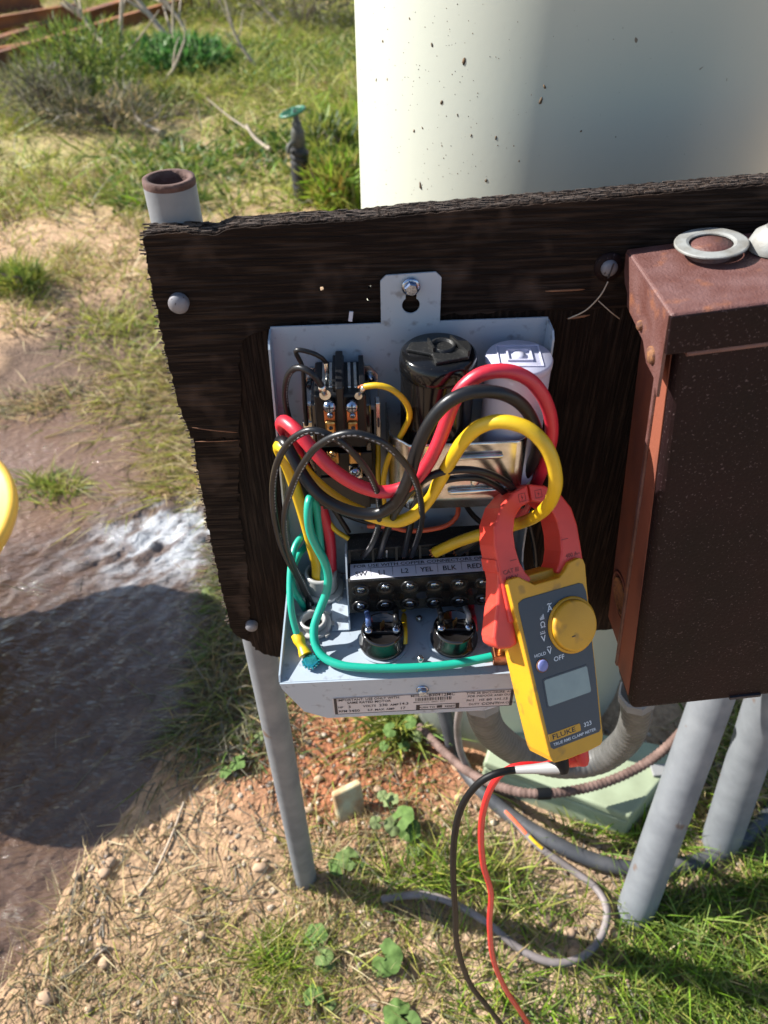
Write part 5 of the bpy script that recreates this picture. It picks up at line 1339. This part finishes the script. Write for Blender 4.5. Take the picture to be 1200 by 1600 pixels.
wire('black control wire crossing behind the terminal block', [(530,800,-.012),(560,812,-.016),(590,820,-.020),(610,834,-.026)], 9, 'wire_black')
wire('black control wire slanting behind the bracket to the right', [(720,775,-.016),(735,800,-.018),(750,815,-.020),(770,832,-.024)], 9, 'wire_black', prnt=True)
wire('vertical black wire seen inside the meter jaws', [(822,800,-.030),(830,830,-.030),(836,862,-.030),(838,900,-.030)], 8, 'wire_black')
def drop(label, c, dx, dy, a, b_, mat, w=9):
    p = c[0]+Vector((dx*c[1], dy*c[1], c[2]+.002)); e = on_face(a, b_) + Vector((0,.010,-.001))
    pts = spline([p, p+Vector((0,.001,.006)), (p+e)/2+Vector((0,.002,.002)), e, e+Vector((0,.006,.010))], .002)
    solo('wire', MB().tube(pts, wid(w/2, pts[0]), 10), M[mat], label, 'wire')
drop('short blue wire into the left overload', o1, -.62, .15, 572, 962, 'wire_blue')
drop('short black wire into the left overload\'s right screw', o1, .62, .15, 620, 958, 'wire_black', 10)
drop('short black wire into the right overload\'s left screw', o2, -.62, .15, 687, 956, 'wire_black', 9)
drop('short pale wire into the right overload\'s right screw', o2, .62, .15, 724, 955, 'test_grey', 8)
solo('wire', MB().tube(spline([P(632,1005,Z=zf+.004), P(632,985,Z=zf+.010), P(631,960,Y=-.05), P(630,945,Y=-.045)], .003), .0024, 10), M['wire_yellow'], 'short yellow wire behind the left overload', 'wire')
solo('wire', MB().tube(spline([P(742,985,Z=zf+.006), P(740,968,Z=zf+.012), P(737,955,Y=-.052), P(736,940,Y=-.045)], .003), .0024, 10), M['wire_red'], 'short red wire beside the right overload', 'wire')
# crimp with ring terminal on a teal ground screw
p0, p1, p2 = P(466, 997, Z=zf+.010), P(475, 1018, Z=zf+.006), P(480, 1026, Z=zf+.005)
root = thing('ring_terminal', 'yellow crimp ring terminal fixed by a teal ground screw', 'terminal', p2)
ax = p1-p0
link('crimp_sleeve', MB().tube(spline([p0-ax*.25, p0+ax*.2, p0+ax*.7, p1+ax*.25], .0015), [wid(9.5,p0)*k for k in np.interp(np.linspace(0,1,len(spline([p0-ax*.25, p0+ax*.2, p0+ax*.7, p1+ax*.25], .0015))), (0,.3,.55,.8,1), (1,1.02,.72,.95,1.1))], 16), M['wire_yellow'], root)
link('ring', MB().lathe([(.0062,0),(.0062,.0012),(.003,.0013)], P(486,1034,Z=zf+.0015), (0,-.1,1), 20), M['tin'], root)
teal = material('teal_screw', (.02,.30,.36), .25, .8, c2=(.05,.42,.46), vscale=400)
mb = MB().lathe([(.0056,0),(.0056,.0028),(.0046,.0038),(.0018,.0040)], P(486,1035,Z=zf+.0025), (0,-.1,1), 6, smooth=False)
for k in range(14): mb.box((.0046,-.0005,0), (.0066,.0005,.0022), Matrix.Translation(P(486,1035,Z=zf+.0025)) @ Matrix.Rotation(k*.449, 4, 'Z'))
link('screw_head', mb, teal, root)
q = P(783, 1031, Z=zf)
root = thing('copper_lug', 'small copper ground lug at the tray\'s right behind the meter', 'lug', q)
link('block', MB().box((-.007,-.006,.0008), (.009,.006,.012), Matrix.Translation(q)), M['copper'], root, bevel=.001)
link('set_screw', MB().cyl(q+Vector((0,0,.012)), q+Vector((0,0,.017)), .003, 14), M['brass'], root)
# ferrules at the contactor
for (a, b_, c_, d_, w, lab) in ((502,603,508,616,12,'tin spade terminal on the left contactor screw'), (569,605,560,618,8,'bare tinned end on the right contactor screw'), (509,566,512,596,7,'tin push-on terminal at the contactor\'s top left')):
    p, q = P(a, b_, Y=-.0505), P(c_, d_, Y=-.0495)
    if a == 509: p, q = P(a, b_, Y=-.034), P(c_, d_, Y=-.034)
    rt_ = thing('wire_terminal', lab, 'terminal', q)
    r = wid(w/2, p); L = (q-p)
    link('barrel', MB().lathe([(r*.9,0),(r*1.1,.0006),(r*1.1,L.length*.55),(r*.8,L.length*.6),(r*.8,L.length)], p, L, 14), M['tin'], rt_)
    link('tongue', MB().lathe([(r*1.5,0),(r*1.5,.001)], q, (0,-1,.15), 16), M['tin'], rt_)

# ------------------------------------------------------------------ clamp meter
S = .88
def Rz(a): return Matrix.Rotation(a, 4, 'Z')
def Rx(a): return Matrix.Rotation(a, 4, 'X')
def Ry(a): return Matrix.Rotation(a, 4, 'Y')
MA, MO = (0.47683, -0.66221, 0.20484), Vector((0.13027, -0.17819, 0.65566))
BASE = Matrix(((1,0,0,0),(0,0,-1,0),(0,1,0,0),(0,0,0,1)))
MM = Matrix.Translation(MO) @ Rz(MA[0]) @ Rx(MA[1]) @ Ry(MA[2]) @ BASE
k3 = .001*S
piv = Matrix.Translation((0, 100*k3, 0))
MM = MM @ piv @ Rz(R(3)) @ piv.inverted()
root = CM = thing('clamp_meter', 'yellow and red clamp meter hanging on the thick yellow wire', 'clamp meter', MO, matrix=MM)
def mp(poly, z0, z1, name, mat, parent=None, bevel=0, segs=2, holes=()):
    mb = plate_mesh([(x*k3, y*k3) for x, y in poly], [[(x*k3, y*k3) for x, y in h] for h in holes], (z1-z0)*k3, Matrix.Translation((0,0,z1*k3)))
    return link(name, mb, M[mat], parent or root, local=True, bevel=bevel*k3, segs=segs)
bodyo = [(-21,0.5),(-23.5,2.5),(-25,7),(-27.5,40),(-29.5,75),(-31.5,105),(-33,118),(-34.5,139),(-32,142.5),(-24,142.5),(-18,138),(-12,134),(10,134),(16,138),(21,143),(30,144.5),(34,142.5),(35,138),(33.5,124),(31.8,105),(29.5,70),(27.5,40),(25,7),(23.5,2.5),(21,.5),(10,-.6),(-10,-.6)]
b_ = mp(bodyo, -30, 0, 'body', 'meter_yellow', bevel=3.2, segs=4)
mp([(-20,128),(-15,140),(14,140),(20,128)], -29, -9, 'jaw_saddle', 'meter_yellow', bevel=2, segs=2)
outer = [(-36,110),(-36.5,135),(-37,152),(-37,168),(-34.5,182),(-27,194),(-14,203),(-.8,206.5)]
inner = [(-.8,193.5),(-9,191),(-16,184.5),(-19.5,174),(-20,163),(-18.5,152),(-15,143),(-11,138),(-20,128),(-30,110)]
jl = mp(outer+inner, -27, -4, 'jaw', 'meter_red', bevel=1.6, segs=3)
jr = mp([(-x, y) for x, y in reversed(outer)] + [(-x, y) for x, y in reversed(inner)], -27, -4, 'jaw', 'meter_red', bevel=1.6, segs=3)
trig = [(-30,150),(-36.5,149),(-38,142),(-42,126),(-47,112),(-50,103),(-50,97),(-46,93),(-38,91.5),(-31,93)]
tg = mp(trig, -25, -6, 'trigger', 'meter_red', bevel=2.2, segs=3)
for k in range(4):
    x, y = -41.5-k*2.1, 123-k*6.5
    link('grip_ridge', MB().box((-1.1*k3,-1.0*k3,-7.5*k3), (1.6*k3,1.0*k3,7.5*k3), Matrix.Translation((x*k3, y*k3, -15.5*k3)) @ Rz(.35)), M['meter_red'], tg, local=True, bevel=.5*k3)
link('jaw_band', MB().box((-38.2*k3,-1.5*k3,-26*k3), (-36*k3,8*k3,-5*k3), Matrix.Translation((0, 150*k3, 0))), M['meter_red'], jl, local=True, bevel=.6*k3)
pan = mp([(-22.5,13),(-20.5,11),(21.5,11),(23.5,13),(27.6,60),(31.2,118),(29.5,124.5),(26,126),(-24,126),(-28.5,124),(-29.2,120),(-27,80)], -.2, .45, 'front_panel', 'meter_panel', bevel=.2)
dc = Vector((13.5*k3, 97*k3, 0))
dl = link('dial', MB().lathe([(21.2*k3,-4*k3),(21.4*k3,1.6*k3),(20.6*k3,2.4*k3),(19.6*k3,2.4*k3)], dc, (0,0,1), 48, cap=False), M['meter_yellow'], root, local=True)
link('knob', MB().lathe([(19.3*k3,1.2*k3),(19.3*k3,4.6*k3),(18.6*k3,5.6*k3),(17.5*k3,6.0*k3),(.1*k3,6.2*k3)], dc, (0,0,1), 48, cap=False), M['meter_yellow'], dl, local=True)
link('pointer_mark', MB().box((-1.5*k3,-.35*k3,6.1*k3), (1.5*k3,.35*k3,6.35*k3), Matrix.Translation(dc+Vector((-4*k3,-7*k3,0)))), M['ink'], dl, local=True)
scn = mp(rrect(-20,42,21.5,64.5,2.2), .4, .75, 'screen_frame', 'meter_panel', pan, .2)
mp(rrect(-18.8,43.2,20.3,63.3,1.6), .7, .85, 'screen', 'meter_lcd', scn)
bt_ = link('hold_button', MB().lathe([(5.2*k3,.2*k3),(5.2*k3,1.2*k3),(4.5*k3,1.3*k3)], (-18*k3,74.5*k3,0), (0,0,1), 28, cap=False), M['rust_screw'], root, local=True)
link('button_cap', MB().lathe([(4.4*k3,.4*k3),(4.3*k3,2.0*k3),(3.6*k3,2.4*k3),(.1*k3,2.5*k3)], (-18*k3,74.5*k3,0), (0,0,1), 28, cap=False), M['meter_button'], bt_, local=True)
badge = mp([(-22.6,17.2),(5,17.2),(5.6,18),(5.6,22.2),(5,23),(-23,23)], .4, .7, 'maker_badge', 'meter_yellow', pan)
mb = MB(); TT = lambda x, y, z=.8: Matrix.Translation((x*k3, y*k3, z*k3))
text_mb(mb, 'FLUKE', 5.2*k3, TT(-9.5, 18.4), 'CENTER', 1.45); link('printing', mb, M['ink'], badge, local=True)
mb = MB()
text_mb(mb, '323', 4.6*k3, TT(12.5, 18.8, .55), 'CENTER', 1.1)
text_mb(mb, 'TRUE RMS CLAMP METER', 3.1*k3, TT(-.5, 13.2, .55), 'CENTER', 1.12)
text_mb(mb, 'A', 7*k3, TT(-3.2, 111.5, .55)); text_mb(mb, '~', 7*k3, TT(-3.0, 115.3, .55))
text_mb(mb, '\u03a9', 6*k3, TT(-11.5, 101.5, .55))
for j, h in enumerate((1.6,2.4,3.2,4.0)): mb.box(((-13+j*1.0)*k3, 107.3*k3, .5*k3), ((-12.4+j*1.0)*k3, (107.3+h)*k3, .55*k3))
text_mb(mb, 'V', 6.5*k3, TT(-12.8, 91.3, .55)); mb.box((-15*k3, 97*k3, .5*k3), (-10.5*k3, 97.6*k3, .55*k3))
for j in range(3): mb.box(((-14.9+j*1.6)*k3, 98.3*k3, .5*k3), ((-13.9+j*1.6)*k3, 98.8*k3, .55*k3))
text_mb(mb, 'V', 6.5*k3, TT(-9.6, 80.8, .55)); text_mb(mb, '~', 6*k3, TT(-9.6, 84.6, .55))
text_mb(mb, 'OFF', 5*k3, TT(-2.5, 74.2, .55), 'CENTER', 1.1); text_mb(mb, 'HOLD', 3.4*k3, TT(-18, 81.5, .55), 'CENTER', 1.1)
link('printing', mb, M['meter_print'], pan, local=True)
mb = MB()
for y, t in ((144,'CAT III'),(139,'600 V'),(132.5,'CAT IV'),(127.5,'300 V')): text_mb(mb, t, 4.6*k3, TT(-27.5, y+2, -3.85), 'CENTER')
mb.box((-27*k3, 154.5*k3, -3.95*k3), (-21*k3, 154.9*k3, -3.85*k3))
def boxsym(x, y, s):
    for q in ((0,0,s,.35),(0,s-.35,s,s),(0,.35,.35,s-.35),(s-.35,.35,s,s-.35)): mb.box(((x+q[0])*k3,(y+q[1])*k3,-3.95*k3), ((x+q[2])*k3,(y+q[3])*k3,-3.85*k3))
    mb.add([Vector(((x+s*a)*k3,(y+s*b2)*k3,-3.85*k3)) for a, b2 in ((.55,.85),(.35,.48),(.5,.5),(.42,.15),(.66,.55),(.5,.53))], [(0,1,2,5),(2,3,4,5)])
boxsym(-10.5, 195, 6)
link('printing', mb, material('moulded_mark', (.16,.02,.015), .6), jl, local=True, kind='stuff')
mb = MB(); text_mb(mb, '400 A~', 4.4*k3, TT(28, 146, -3.85), 'CENTER'); boxsym(4, 195, 6); mb.box((20*k3, 160*k3, -3.95*k3), (26*k3, 160.4*k3, -3.85*k3))
link('printing', mb, bpy.data.materials['moulded_mark'], jr, local=True, kind='stuff')
# ------------------------------------------------------------------ test leads plugged into the meter's end
pb = MM @ Vector((-6*k3, 0, -15*k3)); pr2 = MM @ Vector((13*k3, 0, -15*k3)); dn = (MM.to_3x3() @ Vector((0,-1,0))).normalized()
def lead(label, plug, tr, w, mat, bootmat, elbow):
    rt_ = thing('test_lead', label, 'test lead', plug, 'meter test leads')
    r = wid(w/2, plug)
    link('plug', MB().lathe([(r*1.8,-.002),(r*1.9,.004),(r*1.7,.012),(r*1.2,.015)], plug, dn, 18), M[mat], rt_)
    e = plug + dn*.011
    pts = [P(a, b_, Y=c) for a, b_, c in tr]
    d = (pts[0]-e)
    link('elbow_boot', MB().tube(spline([e, e+d*.3, e+d*.7, pts[0]], .003), [r*v for v in np.interp(np.linspace(0,1,len(spline([e, e+d*.3, e+d*.7, pts[0]], .003))), (0,.3,.6,1), (1.7,1.6,1.3,1.05))], 14), M[bootmat], rt_)
    link('lead', MB().tube(spline([e+d*.8] + pts, .005), r, 12), M[mat], rt_)
lead('black test lead hanging from the meter\'s lower end', pb, [(806,1203,-.165),(780,1207,-.168),(750,1222,-.170),(724,1255,-.172),(711,1300,-.175),(708,1360,-.180),(711,1420,-.185),(715,1480,-.19),(735,1538,-.195),(765,1577,-.20),(800,1625,-.205),(850,1700,-.21)], 12, 'test_black', 'test_grey', True)
lead('red test lead hanging right of the black one', pr2, [(850,1196,-.150),(815,1196,-.152),(785,1207,-.154),(763,1240,-.156),(752,1290,-.158),(755,1350,-.162),(767,1395,-.166),(765,1445,-.170),(771,1500,-.175),(791,1547,-.18),(818,1588,-.185),(850,1640,-.19),(890,1710,-.195)], 12, 'test_red', 'test_red', True)
